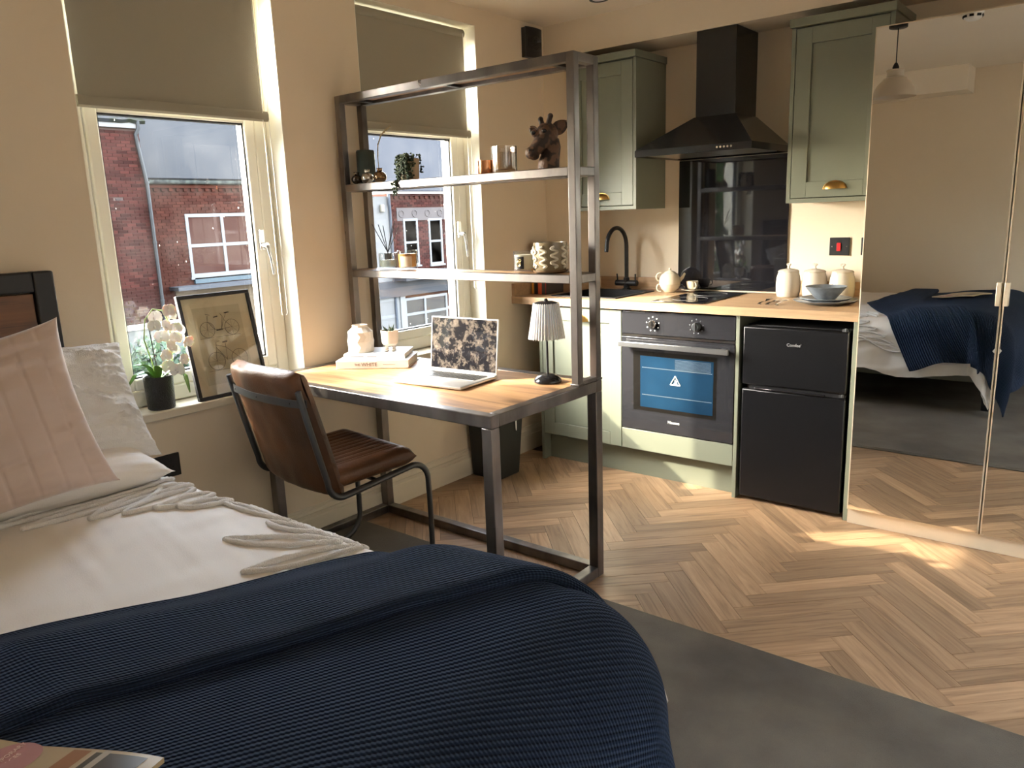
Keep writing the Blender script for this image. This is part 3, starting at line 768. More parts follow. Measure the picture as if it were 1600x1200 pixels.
add('slot', m, MT['blackgloss'], so_)
dl = thing('ceiling_downlight', 'recessed round ceiling downlight above the sink', 'downlight', (0.525, -0.52, H))
add('ring', MB().lathe((0.525, -0.52, H), [(0.046, -0.0005), (0.046, -0.006), (0.033, -0.007), (0.031, -0.0008)], 32, cap0=False, cap1=False), MT['blackmetal'], dl)
add('lens', MB().cyl((0.525, -0.52, H - 0.004), (0.525, -0.52, H - 0.0006), 0.032, seg=28), MT['white'], dl)
pd = thing('pendant_lamp', 'stone coloured dome pendant lamp seen in the wardrobe mirror', 'pendant lamp', (1.452, -2.51, 1.92))
PX, PY = 1.452, -2.51
add('ceiling_rose', MB().lathe((PX, PY, H), [(0.045, -0.022), (0.050, -0.018), (0.050, -0.0005)], 28), MT['blackmetal'], pd)
add('cord', MB().cyl((PX, PY, 2.13), (PX, PY, H - 0.02), 0.003, seg=8), MT['blackmetal'], pd)
add('lamp_holder', MB().lathe((PX, PY, 2.100), [(0.018, 0), (0.018, 0.018), (0.010, 0.036), (0.005, 0.042)], 18), MT['blackmetal'], pd)
prof = [(0.118, 0.0), (0.117, 0.015), (0.108, 0.045), (0.090, 0.075), (0.066, 0.098), (0.064, 0.104), (0.052, 0.108), (0.046, 0.112), (0.046, 0.140), (0.050, 0.146), (0.048, 0.152), (0.020, 0.156)]
m = MB().lathe((PX, PY, 1.950), prof, 40, cap0=False, cap1=False); m.lathe((PX, PY, 1.950), [(r_ - 0.004, z - 0.002 if k else z) for k, (r_, z) in enumerate(prof[:9])], 40, cap0=False, cap1=True)
add('shade', m, M('pendant_glaze', (0.46, 0.40, 0.32), 0.5), pd)
add('bulb', MB().ball((PX, PY, 2.02), 0.026, 18, 12), MT['white'], pd)
sm = thing('smoke_detector', 'white round smoke detector on the ceiling, seen in the mirror', 'smoke detector', (1.83, -2.505, H))
add('base', MB().lathe((1.83, -2.505, H), [(0.050, -0.0145), (0.052, -0.010), (0.052, -0.0005)], 32), MT['white'], sm)
add('sensor_dome', MB().lathe((1.83, -2.505, H), [(0.012, -0.047), (0.030, -0.044), (0.044, -0.032), (0.048, -0.018), (0.048, -0.0145)], 32), MT['white'], sm)
m = MB()
for k in range(8):
    a = 2 * PI * k / 8; m.box(-0.011, -0.004, -0.006, 0.011, 0.002, 0.006, Matrix.Translation((1.83 + 0.0465 * math.cos(a), -2.505 + 0.0465 * math.sin(a), H - 0.024)) @ Matrix.Rotation(a + PI / 2, 4, 'Z'))
add('vent_slot', m, MT['blackplastic'], sm)
# ================================================================== desk and shelf unit
ST = MT['steel']
DX0, DX1, DY0, DY1, DZ = 0.020, 1.224, -2.246, -1.625, 0.757
T = 0.040
dk = thing('desk', 'industrial desk with raw steel frame and rustic plank top', 'desk', ((DX0 + DX1) / 2, (DY0 + DY1) / 2, 0))
for x in (DX0, DX1 - T):
    for y in (DY0, DY1 - T): add('leg', MB().box(x, y, 0.0, x + T, y + T, DZ - T), ST, dk, bevel=0.003)
for y in (DY0, DY1 - T): add('top_rail', MB().box(DX0, y, DZ - T, DX1, y + T, DZ), ST, dk, bevel=0.003)
for x in (DX0, DX1 - T): add('top_rail', MB().box(x, DY0 + T, DZ - T, x + T, DY1 - T, DZ), ST, dk, bevel=0.003)
add('bottom_rail', MB().box(DX0 + T, DY1 - T, 0.002, DX1 - T, DY1, T), ST, dk, bevel=0.003)
for x in (DX0, DX1 - T): add('bottom_rail', MB().box(x, DY0 + T, 0.002, x + T, DY1 - T, T), ST, dk, bevel=0.003)
ny = 5; iw = (DY1 - DY0 - 2 * T) / ny
bm_me = mesh_of('board', MB().box(-(DX1 - DX0 - 2 * T) / 2 + 0.001, -iw / 2 + 0.0006, -0.020, (DX1 - DX0 - 2 * T) / 2 - 0.001, iw / 2 - 0.0006, 0), MT['mango'], 0)
for k in range(ny):
    place('board', bm_me, Vector(((DX0 + DX1) / 2, DY0 + T + iw * (k + 0.5), DZ - 0.0015)) - Vector(dk.location), (0, 0, PI if k % 2 else 0), dk)

SX0, SX1, SY0, SY1 = 0.031, 1.222, -1.772, -1.626
SB, STP = DZ + 0.001, 1.850
t = 0.030
sh = thing('shelf_unit', 'raw steel open shelf unit with wooden shelves standing on the desk', 'shelves', ((SX0 + SX1) / 2, (SY0 + SY1) / 2, SB))
for x in (SX0, SX1 - t):
    for y in (SY0, SY1 - t): add('post', MB().box(x, y, SB, x + t, y + t, STP), ST, sh, bevel=0.0025)
    add('base_rail', MB().box(x, SY0 + t, SB, x + t, SY1 - t, SB + 0.014), ST, sh, bevel=0.002)
    m = MB()
    for y in (SY0, SY1 - t): m.box(x - 0.003, y - 0.003, SB, x + t + 0.003, y + t + 0.003, SB + 0.008)
    add('foot', m, ST, sh, bevel=0.002)
SHZ = [1.142, 1.496, STP]
for z in SHZ:
    for y in (SY0, SY1 - t): add('shelf_rail', MB().box(SX0 + t, y, z - t, SX1 - t, y + t, z), ST, sh, bevel=0.0025)
    for x in (SX0, SX1 - t): add('shelf_rail', MB().box(x, SY0 + t, z - t, x + t, SY1 - t, z), ST, sh, bevel=0.0025)
    xs = [SX0 + t, 0.13, 0.62, 1.12, SX1 - t]
    for k in range(1, 4): add('cross_bar', MB().box(xs[k] - 0.010, SY0 + t, z - 0.028, xs[k] + 0.010, SY1 - t, z - 0.018), MT['blackmetal'], sh)
    add('shelf_board', MB().box(SX0 + t, SY0 + t + 0.0005, z - 0.0175, SX1 - t, SY1 - t - 0.0005, z - 0.0008), MT['mango'], sh)

# ================================================================== chair
ch = thing('desk_chair', 'brown leather cantilever chair with dark steel frame at the desk', 'chair', (0.392, -2.198, 0.010), R(-6))
LE = MT['leather']
def back(u, v, side):
    # u across, v up ; side +1 front face, -1 rear face
    z = 0.395 + 0.470 * v
    y0 = -0.155 - 0.115 * v - 0.035 * (1 - v) ** 3 * 0
    hw = 0.236 - 0.012 * (v ** 3)
    x = hw * u
    rx = max(0, abs(u) - 0.86) / 0.14
    top = max(0, v - 0.93) / 0.07; bot = max(0, 0.08 - v) / 0.08
    th = 0.034 * math.sqrt(max(0, 1 - rx ** 2)) * math.sqrt(max(0, 1 - top ** 2)) * math.sqrt(max(0, 1 - bot ** 2))
    zz = z - 0.012 * (abs(u) ** 6) * v ** 4
    cur = 0.032 * (u * u)            # wraps forward at the sides
    if side > 0:
        y = y0 + cur + th - 0.004 * abs(math.sin(u * 5.5 * PI)) * (1 if abs(u) < 0.8 else 0)
    else:
        bul = 0.006 * math.sin(PI * min(1, max(0, (v - 0.74) / 0.26))) + 0.005 * nz(u * 3, v * 4, 2)
        y = y0 + cur - th - bul
    return Vector((x, y, zz))
m = MB()
m.grid(56, 30, lambda a, b: back(2 * a - 1, b, 1)); m.grid(56, 30, lambda a, b: back(2 * a - 1, b, -1))
add('backrest', m, LE, ch, local=True, weld=True, smooth=60)
def seat(u, v, side):
    x = 0.232 * u; y = -0.150 + 0.362 * v
    rx = max(0, abs(u) - 0.80) / 0.20; ry = max(0, v - 0.84) / 0.16; rb = max(0, 0.06 - v) / 0.06
    e = math.sqrt(max(0, 1 - rx ** 2.2)) * math.sqrt(max(0, 1 - ry ** 2.2)) * math.sqrt(max(0, 1 - rb ** 2))
    base = 0.452 + 0.012 * v
    if side > 0:
        rib = 0.007 * abs(math.sin((u + 1) * 6.5 * PI)) ** 0.6 if abs(u) < 0.78 and v < 0.88 else 0.004
        return Vector((x, y, base + (0.040 + rib) * e))
    return Vector((x, y, base - 0.034 * e))
m = MB()
m.grid(156, 26, lambda a, b: seat(2 * a - 1, b, 1)); m.grid(156, 26, lambda a, b: seat(2 * a - 1, b, -1))
add('seat', m, LE, ch, local=True, weld=True, smooth=60)
sec = [(-0.009, -0.007), (-0.009, 0.007), (-0.005, 0.011), (0.005, 0.011), (0.009, 0.007), (0.009, -0.007), (0.005, -0.011), (-0.005, -0.011)]
def side_path(x):
    p = [(-0.262, 0.800), (-0.240, 0.700), (-0.216, 0.600), (-0.194, 0.510), (-0.182, 0.465)]
    p += [(q.y, q.z) for q in arc((0, -0.122, 0.462), 0.060, PI, 1.46 * PI, 8, (0, 1, 0), (0, 0, 1))]
    p += [(-0.05, 0.411), (0.06, 0.424), (0.16, 0.436)]
    p += [(q.y, q.z) for q in arc((0, 0.178, 0.368), 0.070, PI / 2, 0, 8, (0, 1, 0), (0, 0, 1))]
    p += [(0.250, 0.300), (0.251, 0.200), (0.250, 0.130)]
    p += [(q.y, q.z) for q in arc((0, 0.150, 0.110), 0.100, 0, -PI / 2, 9, (0, 1, 0), (0, 0, 1))]
    p += [(0.05, 0.010), (-0.10, 0.010), (-0.22, 0.010)]
    return [(x, a, b) for a, b in p]
for s in (-1, 1): add('side_frame', MB().tube(side_path(s * 0.246), 0.01, prof=sec), MT['gunmetal'], ch, local=True, smooth=50)
add('rear_crossbar', MB().cyl((-0.246, -0.215, 0.010), (0.246, -0.215, 0.010), 0.0095, seg=12), MT['gunmetal'], ch, local=True)
add('seat_crossbar', MB().cyl((-0.246, 0.03, 0.415), (0.246, 0.03, 0.415), 0.008, seg=10), MT['gunmetal'], ch, local=True)
m = MB()
def strap(a, b):
    u = 2 * a - 1; q = back(u * 0.985, 0.765, -1); return (u * 0.246, q.y - 0.0045, 0.7415 + 0.026 * b)
m.grid(30, 1, strap, thick=-0.003)
sp = add('back_strap', m, MT['gunmetal'], ch, local=True, label='flat dark steel strap across the backrest')
m = MB()
for u in (-0.78, 0.0, 0.78):
    q = strap((u + 1) / 2, 0.5); m.ball((q[0], q[1] - 0.0025, q[2]), (0.0042, 0.002, 0.0042), 10, 6)
add('rivet', m, MT['blackmetal'], sp, local=True)

# ================================================================== bed
bd = thing('bed', 'double bed with black framed wooden headboard', 'bed', (1.0, -3.65, 0.012))
BY0, BY1 = -4.40, -2.955
BX1 = 2.05
m = MB()
m.box(0.024, BY1 - 0.060, 0.012, 0.074, BY1, 1.228); m.box(0.024, BY0, 0.012, 0.074, BY0 + 0.060, 1.228)
m.box(0.024, BY0 + 0.060, 1.166, 0.074, BY1 - 0.060, 1.228); m.box(0.024, BY0 + 0.060, 0.42, 0.074, BY1 - 0.060, 0.47)
hbd = add('headboard', m, MT['blackmetal'], bd, bevel=0.006, bseg=3, label='black steel headboard frame')
k = 3; w_ = (1.163 - 0.473) / k
for j in range(k):
    add('panel', MB().box(0.036, BY0 + 0.063, 0.473 + j * w_ + 0.0006, 0.064, BY1 - 0.063, 0.473 + (j + 1) * w_ - 0.0006), MT['mangod'], hbd, bevel=0.003, label='dark stained wooden board')
FRM = M('bed_rail_paint', (0.16, 0.16, 0.12), 0.6)
for y in (BY1 - 0.005, BY0 + 0.03): add('side_rail', MB().box(0.075, y - 0.025, 0.195, BX1, y, 0.315), FRM, bd, bevel=0.004)
add('foot_rail', MB().box(BX1 - 0.028, BY0 + 0.035, 0.195, BX1 - 0.001, BY1 - 0.035, 0.315), FRM, bd, bevel=0.004)
add('slat_base', MB().box(0.08, BY0 + 0.035, 0.300, BX1 - 0.03, BY1 - 0.035, 0.318), MT['mangod'], bd)
add('mattress', MB().box(0.085, BY0 + 0.04, 0.320, BX1 - 0.10, BY1 - 0.04, 0.555), MT['linen'], bd, bevel=0.04, bseg=4)
for x in (0.14, BX1 - 0.045):
    for y in (BY1 - 0.045, BY0 + 0.045): add('leg', MB().box(x - 0.022, y - 0.022, 0.0125, x + 0.022, y + 0.022, 0.196), MT['blackmetal'], bd, bevel=0.003)

XE, YE = 1.915, -2.905
def ztop(p, q):
    b = 0.600 + 0.040 * sstep(p, 1.40, 1.85)
    b += 0.010 * nz(p * 2.2, q * 2.6, 3.0) + 0.004 * nz(p * 7, q * 5, 8.0)
    return b - 0.018 * sstep(p, 0.75, 0.1) * 0
def drape(p, q, off=0.0, flare=0.10):
    dx, dy = max(0, p - XE), max(0, q - YE); d = math.hypot(dx, dy)
    px, qy = min(p, XE), min(q, YE); z = ztop(px, qy) + off
    if d < 1e-9: return Vector((px, qy, z))
    r = 0.105 + 0.095 * (dx / d) + off
    L = r * PI / 2
    if d < L: h, v = r * math.sin(d / r), r * (1 - math.cos(d / r))
    else:
        e = d - L
        fold = 0.016 * math.sin((p * 3.1 - q * 2.0) * 5.0) * min(1, e / 0.15) + 0.010 * nz(p * 6, q * 6, 1.7) * min(1, e / 0.1)
        h, v = r + flare * e + fold, r + e
    return Vector((px + h * dx / d, qy + h * dy / d, z - v))
dv = thing('duvet', 'white cotton duvet with tufted leaf pattern spread on the bed', 'duvet', (1.0, -3.6, 0.60))
def duv(a, b):
    q = -4.42 + b * (YE + 0.41 + 4.42)
    p = 0.10 + a * (XE + 0.49 - 0.10)
    wr_ = 0.0045 * nz(p * 16 + q * 5, q * 9 - p * 3, 5.0) + 0.003 * nz(p * 5 + q * 26, q * 8, 9)
    if q > YE + 0.1: wr_ += 0.010 * nz(p * 5 + q * 14, q * 3, 4.0)
    qq = q + (0.02 * math.sin(p * 9) + 0.05 * sstep(p, 1.2, 2.0)) * sstep(q, YE + 0.2, YE + 0.41)
    return drape(p, qq, wr_, 0.06)
m = MB().grid(230, 210, duv, thick=0.012)
add('cover', m, MT['linen'], dv, smooth=80)
def loop_mb(b, t_, w, rad=0.0066):
    """one tufted leaf outline: a fuzzy rope running from the leaf base out to its tip and back"""
    b, t_ = Vector(b), Vector(t_); ax = t_ - b; L = ax.length; ax = ax / L; n = Vector((-ax.y, ax.x)); pts = []; rs = []
    N = max(30, int(L * 260))
    for i in range(N + 1):
        s = 2 * PI * i / N
        al = (1 - math.cos(s)) / 2; ac = math.sin(s) * w * (math.sin(PI * min(1, al * 1.0)) ** 0.4 + 0.08)
        c = b + ax * (al * L) + n * (ac + 0.10 * w * math.sin(al * 3))
        P = drape(c.x, c.y, 0.006, 0.06)
        pts.append(P + Vector((0, 0, 0.0015 * nz(c.x * 90, c.y * 90, 2)))); rs.append(rad * (1 + 0.35 * nz(i * 0.9, w * 50, L * 9)))
    return MB().tube(pts, rs, 8)
LOOPS = [((0.560, -2.847), (0.542, -3.30), .030), ((0.468, -2.858), (0.469, -3.36), .028), ((0.545, -2.938), (0.629, -3.170), .032), ((0.627, -2.880), (0.667, -3.100), .030),
         ((0.701, -2.860), (0.700, -3.030), .028), ((0.803, -2.865), (0.735, -2.985), .024), ((0.370, -2.890), (0.300, -3.20), .026),
         ((1.289, -2.880), (1.035, -3.029), .022), ((1.354, -2.870), (1.230, -3.103), .026), ((1.196, -2.870), (1.030, -2.905), .018)]
for k in range(6):     # the leaf that hangs down the side of the bed
    cx = 1.02 + 0.055 * k; q0 = YE + 0.06 + 0.030 * k
    LOOPS.append(((cx + 0.02, q0), (cx - 0.20, q0 - 0.05 + 0.012 * k), .016)); LOOPS.append(((cx + 0.05, q0 + 0.02), (cx + 0.24, q0 - 0.02 + 0.02 * k), .016))
for b, t_, w in LOOPS: add('tufted_leaf', loop_mb(b, t_, w), MT['tuft'], dv, smooth=80)

Lq = lambda q: 1.395 + 0.45 * (q + 2.913) + 0.5 * max(0, -3.55 - q)
Fq = lambda q: 1.842 + 0.56 * (q + 2.918) + 0.5 * max(0, -3.55 - q)
th = thing('throw_blanket', 'navy blue ribbed knit throw across the foot of the bed', 'throw', (1.8, -3.3, 0.63))
RB, SB_ = 100.0, 150.0
Q0 = -4.40
def lower(a, b):
    q = Q0 + b * (YE + 0.40 - Q0)
    p0 = Fq(q) - 0.10; p1 = XE + 0.62
    p = p0 + a * (p1 - p0)
    wob = 0.008 * nz(p * 3 + 4, q * 3, 7) + 0.012 * nz(p * 1.6, q * 2.2, 12)
    return drape(p, q, 0.0205 + max(-0.004, wob), 0.10)
def lower_uv(a, b):
    q = Q0 + b * (YE + 0.40 - Q0); p0 = Fq(q) - 0.10; p1 = XE + 0.62
    p = p0 + a * (p1 - p0); return ((p - 0.50 * q) * 0.9 * RB, q * SB_)
m = MB().grid(150, 170, lower, thick=0.010, uvfn=lower_uv)
add('lower_layer', m, MT['navy'], th, smooth=80)
def upper(a, b):
    q = Q0 + b * (YE + 0.43 - Q0)
    L, F = Lq(q) + 0.012 * nz(q * 4, 1, 2), Fq(q) + 0.014 * nz(q * 3.3, 5, 2)
    # section across the band: thin free edge on the left, rolled fold on the right
    wtop = F - L
    if a < 0.80:
        s = a / 0.80; p = L + s * (wtop - 0.018); off = 0.012 + 0.040 * sstep(s, 0.0, 0.45) + 0.006 * nz(p * 5, q * 3, 3) * math.sin(PI * s)
    else:
        s = (a - 0.80) / 0.20 * PI * 0.80; p = F - 0.018 + 0.018 * math.sin(s); off = 0.036 + 0.016 * math.cos(s)
    return drape(p, q, off, 0.12)
def upper_uv(a, b):
    q = Q0 + b * (YE + 0.43 - Q0); return ((a * 0.45) * RB, q * SB_)
m = MB().grid(90, 150, upper, thick=0.008, uvfn=upper_uv)
add('folded_layer', m, MT['navy'], th, smooth=80, label='folded over band of the navy throw')
pt = drape(2.28, YE + 0.10, 0.035, 0.1)
m = MB().box(-0.022, -0.022, 0, 0.022, 0.022, 0.0015, Matrix.Translation(drape(XE + 0.26, YE + 0.26, 0.045, 0.1)) @ Matrix.Rotation(R(45), 4, 'Z') @ Matrix.Rotation(R(80), 4, 'Y') @ Matrix.Rotation(R(45), 4, 'Z'))
add('care_label', m, MT['white'], th, label='small white sewn label')

# pillows and cushions
def pillow(W, Hh, Tk, quilt=0, seed=0, wr=0.01, corner=0.07, tuftband=0.0, N=60):
    def f(u, v, s):
        e = (max(0, 1 - abs(u) ** 2.8) * max(0, 1 - abs(v) ** 2.8)) ** 0.48
        x = W / 2 * u * (1 - corner * (1 - v * v) ** 0.8 * abs(u) ** 2); y = Hh / 2 * v * (1 - corner * (1 - u * u) ** 0.8 * abs(v) ** 2)
        z = Tk / 2 * e
        near = (abs(u) ** 4 + abs(v) ** 4)
        z += wr * e * (nz(u * 2 + seed, v * 5, s) + 1.6 * near * nz(u * 3 + seed, v * 13, s + 3))
        if quilt:
            ph = (u * 0.5 + 0.5) * quilt
            z -= 0.005 * e ** 0.5 * max(0, 1 - abs((ph % 1) - 0.5) * 0 - min(abs(ph % 1), abs(1 - ph % 1)) * 9)
            z -= 0.006 * e * max(0, 1 - abs(v - 0.72) * 18) + 0.006 * e * max(0, 1 - abs(v + 0.45) * 18)
        if tuftband:
            bandx = sstep(abs(v * 0.6 + u * 0.8 + 0.15 * math.sin(v * 7)) % 0.5, 0.18, 0.30)
            z += e ** 0.5 * tuftband * bandx * (0.5 + 0.9 * nz(u * 22 + seed, v * 22, s)) + 0.5 * tuftband * e ** 0.5 * nz(u * 9 + seed, v * 9, 4)
        return Vector((x, y, s * z))
    m = MB()
    m.grid(N, N, lambda a, b: f(2 * a - 1, 2 * b - 1, 1)); m.grid(N, N, lambda a, b: f(2 * a - 1, 2 * b - 1, -1)); return m
def put_pillow(name, m, o, x, y, mat, label, cat='pillow', group=None):
    m.xf(frame_m(o, x, y)); return add(name, m, mat, None, label, cat, group, smooth=80, weld=True)
put_pillow('pillow', pillow(0.68, 0.44, 0.13, seed=1), (0.285, -3.200, 0.668), (0.08, 1, -0.02), (-1, 0.08, 0.10), MT['linen'], 'plain white pillow lying flat below the tufted pillow by the window')
put_pillow('pillow', pillow(0.68, 0.44, 0.13, seed=3), (0.285, -3.95, 0.668), (0.05, 1, 0), (-1, 0.05, 0.10), MT['linen'], 'plain white pillow at the far end of the bed head')
put_pillow('tufted_pillow', pillow(0.66, 0.42, 0.16, seed=5, wr=0.016, tuftband=0.013, N=120), (0.225, -3.150, 0.835), (0.06, 1, -0.05), (-0.62, 0.02, 0.80), MT['tuft'], 'white tufted pillow leaning behind the blush cushion by the window')
put_pillow('tufted_pillow', pillow(0.66, 0.44, 0.16, seed=8, wr=0.016, tuftband=0.013, N=90), (0.235, -3.86, 0.850), (0.02, 1, 0), (-0.60, 0, 0.80), MT['tuft'], 'white tufted pillow at the far end of the bed head')
put_pillow('cushion', pillow(0.50, 0.47, 0.15, quilt=8, seed=2, wr=0.012, corner=0.10, N=110), (0.460, -3.322, 0.858), (0.20, 1, 0.16), (-0.30, -0.17, 1), MT['blush'], 'blush pink quilted satin cushion propped in front of the pillows', 'cushion')

# magazine
mgx, mgy = Vector((-0.37, 0.93, 0)), Vector((-0.93, -0.37, 0))
mgo = Vector((1.800, -3.565, 0.0)) - mgx * 0.23
mg = thing('magazine', 'glossy magazine with cream cover and pink badge lying on the throw', 'magazine', (mgo.x, mgo.y, 0.68))
def mgp(u, v, k):
    c = mgo + mgx * (0.23 * u) + mgy * (0.30 * v)
    zz = 0.030 + max(ztop(c.x, c.y), 0.615) + 0.012 + 0.004 * math.sin(PI * v)
    return Vector((c.x, c.y, zz + k))
m = MB().grid(14, 18, lambda a, b: mgp(a, b, 0.006), thick=0.007)
add('pages', m, M('magazine_cover', (0.50, 0.40, 0.25), 0.3, col2=(0.42, 0.33, 0.20), vscale=7), mg)
def patch(name, u0, v0, u1, v1, col, lab=None, k=0.0066):
    add(name, MB().grid(8, 8, lambda a, b: mgp(u0 + (u1 - u0) * a, v0 + (v1 - v0) * b, k)), M('print_' + name, col, 0.3), mg, label=lab, smooth=80)
bc = (0.83, 0.735)
m = MB(); pv = [mgp(bc[0] + 0.185 * math.cos(2 * PI * k / 36), bc[1] + 0.142 * math.sin(2 * PI * k / 36), 0.0068) for k in range(36)]
m.add(pv + [mgp(*bc, 0.0068)], [(k, (k + 1) % 36, 36) for k in range(36)])
add('badge', m, M('badge_pink', (0.42, 0.20, 0.20), 0.35), mg, smooth=0, label='round pink cover badge')
mtx = frame_m(mgp(bc[0], bc[1] + 0.02, 0.0074), mgx, mgy)
mp_ = M('badge_text', (0.75, 0.55, 0.50), 0.4)
for k, wds in enumerate(('CONTEMPORARY', 'PALACES')): text('lettering', wds, 0.0095, mtx @ Matrix.Translation((0, 0.004 - k * 0.0125, 0)), mp_, mg)
patch('cover_photo', 0.55, 0.06, 0.97, 0.34, (0.055, 0.045, 0.03), 'dark cover photograph')
patch('photo_stripe', 0.55, 0.26, 0.99, 0.30, (0.45, 0.40, 0.32), None, 0.0070)
patch('photo_stripe', 0.55, 0.335, 0.99, 0.35, (0.50, 0.42, 0.30), None, 0.0070)
patch('cover_ornament', 0.80, 0.37, 0.98, 0.47, (0.30, 0.13, 0.05), 'brown ornament on the cover')
# ================================================================== things on the upper shelf
Z1, Z2 = 1.4955, 1.1415
YS = -1.699
o = thing('tray', 'small pale tray under the dark green candle on the upper shelf', 'tray', (0.150, YS, Z1))
add('base', MB().box(0.066, -1.738, Z1, 0.238, -1.660, Z1 + 0.004), MT['white'], o, bevel=0.0015)
ZT1 = Z1 + 0.0042
gc = thing('candle', 'dark green pillar candle in a glass on the upper shelf', 'candle', (0.102, -1.678, ZT1))
add('wax', MB().lathe((0.104, -1.688, ZT1), [(0.036, 0), (0.039, 0.006), (0.039, 0.128), (0.036, 0.134), (0.010, 0.132), (0.003, 0.131)], 32), M('dark_green_wax', (0.022, 0.034, 0.030), 0.45, col2=(0.035, 0.05, 0.042), vscale=20), gc)
add('wick', MB().cyl((0.104, -1.688, ZT1 + 0.130), (0.104, -1.688, ZT1 + 0.142), 0.0012, seg=6), MT['blackplastic'], gc)
def bud_vase(x, y, r, z, mat, label, neck=0.012):
    o = thing('bud_vase', label, 'vase', (x, y, z), group='small round bud vases')
    pr = [(r * 0.55, 0)] + [(r * math.cos(a), r * 0.88 * (1 + math.sin(a))) for a in [R(q) for q in range(-60, 71, 13)]] + [(neck, r * 1.78), (neck * 0.9, r * 2.0), (neck * 1.15, r * 2.15)]
    add('body', MB().lathe((x, y, z), pr, 28, cap1=False), mat, o, smooth=60); return o
bud_vase(0.150, -1.727, 0.0265, Z1, M('silver_lustre', (0.62, 0.60, 0.57), 0.18, 1.0), 'silver round bud vase in front of the dark green candle')
bud_vase(0.205, -1.706, 0.0280, Z1, M('bronze_lustre', (0.30, 0.20, 0.12), 0.22, 1.0), 'bronze round bud vase holding a dried grass stem')
bud_vase(0.092, -1.733, 0.0230, Z1, M('smoke_lustre', (0.10, 0.085, 0.075), 0.2, 0.9), 'dark smoky bud vase at the end of the upper shelf')
wh = thing('dried_grass', 'dried wheat coloured grass stem standing in the bronze vase', 'dried stem', (0.205, -1.706, Z1 + 0.01))
wp = [(0.205, -1.706, Z1 + 0.02), (0.200, -1.706, Z1 + 0.10), (0.203, -1.704, Z1 + 0.15), (0.222, -1.700, Z1 + 0.19), (0.262, -1.690, Z1 + 0.217)]
mwh = M('dried_stem', (0.42, 0.33, 0.19), 0.8)
add('stem', MB().tube(wp, 0.0016, 6), mwh, wh)
m = MB()
for k in range(26):
    s = k / 25; i = 1 + s * 2.99; a, b = Vector(wp[int(i)]), Vector(wp[min(int(i) + 1, 4)]); c = a.lerp(b, i % 1); d = (b - a).normalized()
    side = Vector((0.5, 0.7, 0)).cross(d) * (1 if k % 2 else -1) + Vector((0, 0, 0))
    q = d.lerp(side.normalized(), 0.35).normalized()
    m.ball(c + q * 0.006, (0.0024, 0.0024, 0.0075), 6, 5, q.to_track_quat('Z', 'Y').to_matrix())
add('seed_head', m, mwh, wh)

pp = thing('trailing_plant', 'trailing bead plant in a beige pot on the upper shelf', 'potted plant', (0.375, YS, Z1))
PX_, PY_ = 0.378, -1.702
add('pot', MB().lathe((PX_, PY_, Z1), [(0.036, 0), (0.041, 0.084), (0.038, 0.086), (0.0365, 0.070)], 32, cap1=True), M('beige_pot', (0.42, 0.34, 0.24), 0.8, bump=0.2, bscale=200), pp)
add('soil', MB().cyl((PX_, PY_, Z1 + 0.0705), (PX_, PY_, Z1 + 0.075), 0.036, seg=24), MT['soil'], pp)
random.seed(4)
for k in range(17):
    a = (-2.5 + 2.1 * random.random()) if k < 11 else random.uniform(0, 6.28)
    ln = random.choice((0.05, 0.08, 0.11, 0.14)) if k not in (2, 5) else 0.155
    if k in (2,): a = -2.2
    if k in (5,): a = -1.9
    pts = [Vector((PX_ + 0.015 * math.cos(a), PY_ + 0.015 * math.sin(a), Z1 + 0.078)), Vector((PX_ + 0.034 * math.cos(a), PY_ + 0.034 * math.sin(a), Z1 + 0.098))]
    x = 0.046
    for j in range(int(ln / 0.009)):
        x += 0.0006; pts.append(Vector((PX_ + x * math.cos(a + 0.02 * j), PY_ + x * math.sin(a + 0.02 * j) - 0.001 * j * 0.3, Z1 + 0.093 - 0.009 * j)))
    if a > -0.3 or math.sin(a) > -0.75:
        pts = [p if p.z > Z1 + 0.012 else Vector((p.x, p.y, Z1 + 0.012 + random.random() * 0.004)) for p in pts]
    elif ln > 0.12: pts = [p if p.z > Z1 - 0.002 else Vector((p.x, min(p.y, SY0 - 0.008), p.z)) for p in pts]
    m = MB().tube(pts, 0.0011, 5)
    for j, p in enumerate(pts[1:]):
        for q in range(2):
            m.ball(p + Vector((random.uniform(-1, 1), random.uniform(-1, 1), random.uniform(-0.6, 0.8))) * 0.0065, (0.0047, 0.0047, 0.0038), 7, 5)
    add('vine', m, MT['dkleaf'], pp, smooth=60)

cp = thing('copper_cup', 'small shiny copper cup beside the ribbed glass candle', 'cup', (0.779, YS, Z1))
add('body', MB().lathe((0.779, YS, Z1), [(0.030, 0), (0.031, 0.002), (0.031, 0.050), (0.029, 0.050), (0.029, 0.004), (0.002, 0.0035)], 36), MT['copper'], cp)
rg = thing('glass_candle', 'cream candle in ribbed clear glass on the upper shelf', 'candle', (0.866, YS, Z1))
wobr = lambda a, z: 1 + 0.018 * abs(math.sin(a * 18))
add('glass', MB().lathe((0.866, YS, Z1), [(0.043, 0), (0.0445, 0.004), (0.0445, 0.092), (0.0445, 0.093), (0.0415, 0.093), (0.0405, 0.012)], 144, wob=wobr, cap1=False), glass('ribbed_glass', (0.93, 0.88, 0.80), 0.35, 0.05), rg)
add('wax', MB().lathe((0.866, YS, Z1), [(0.038, 0.013), (0.0385, 0.072), (0.006, 0.070)], 32), M('candle_wax', (0.55, 0.42, 0.27), 0.6, sub=0.2), rg)

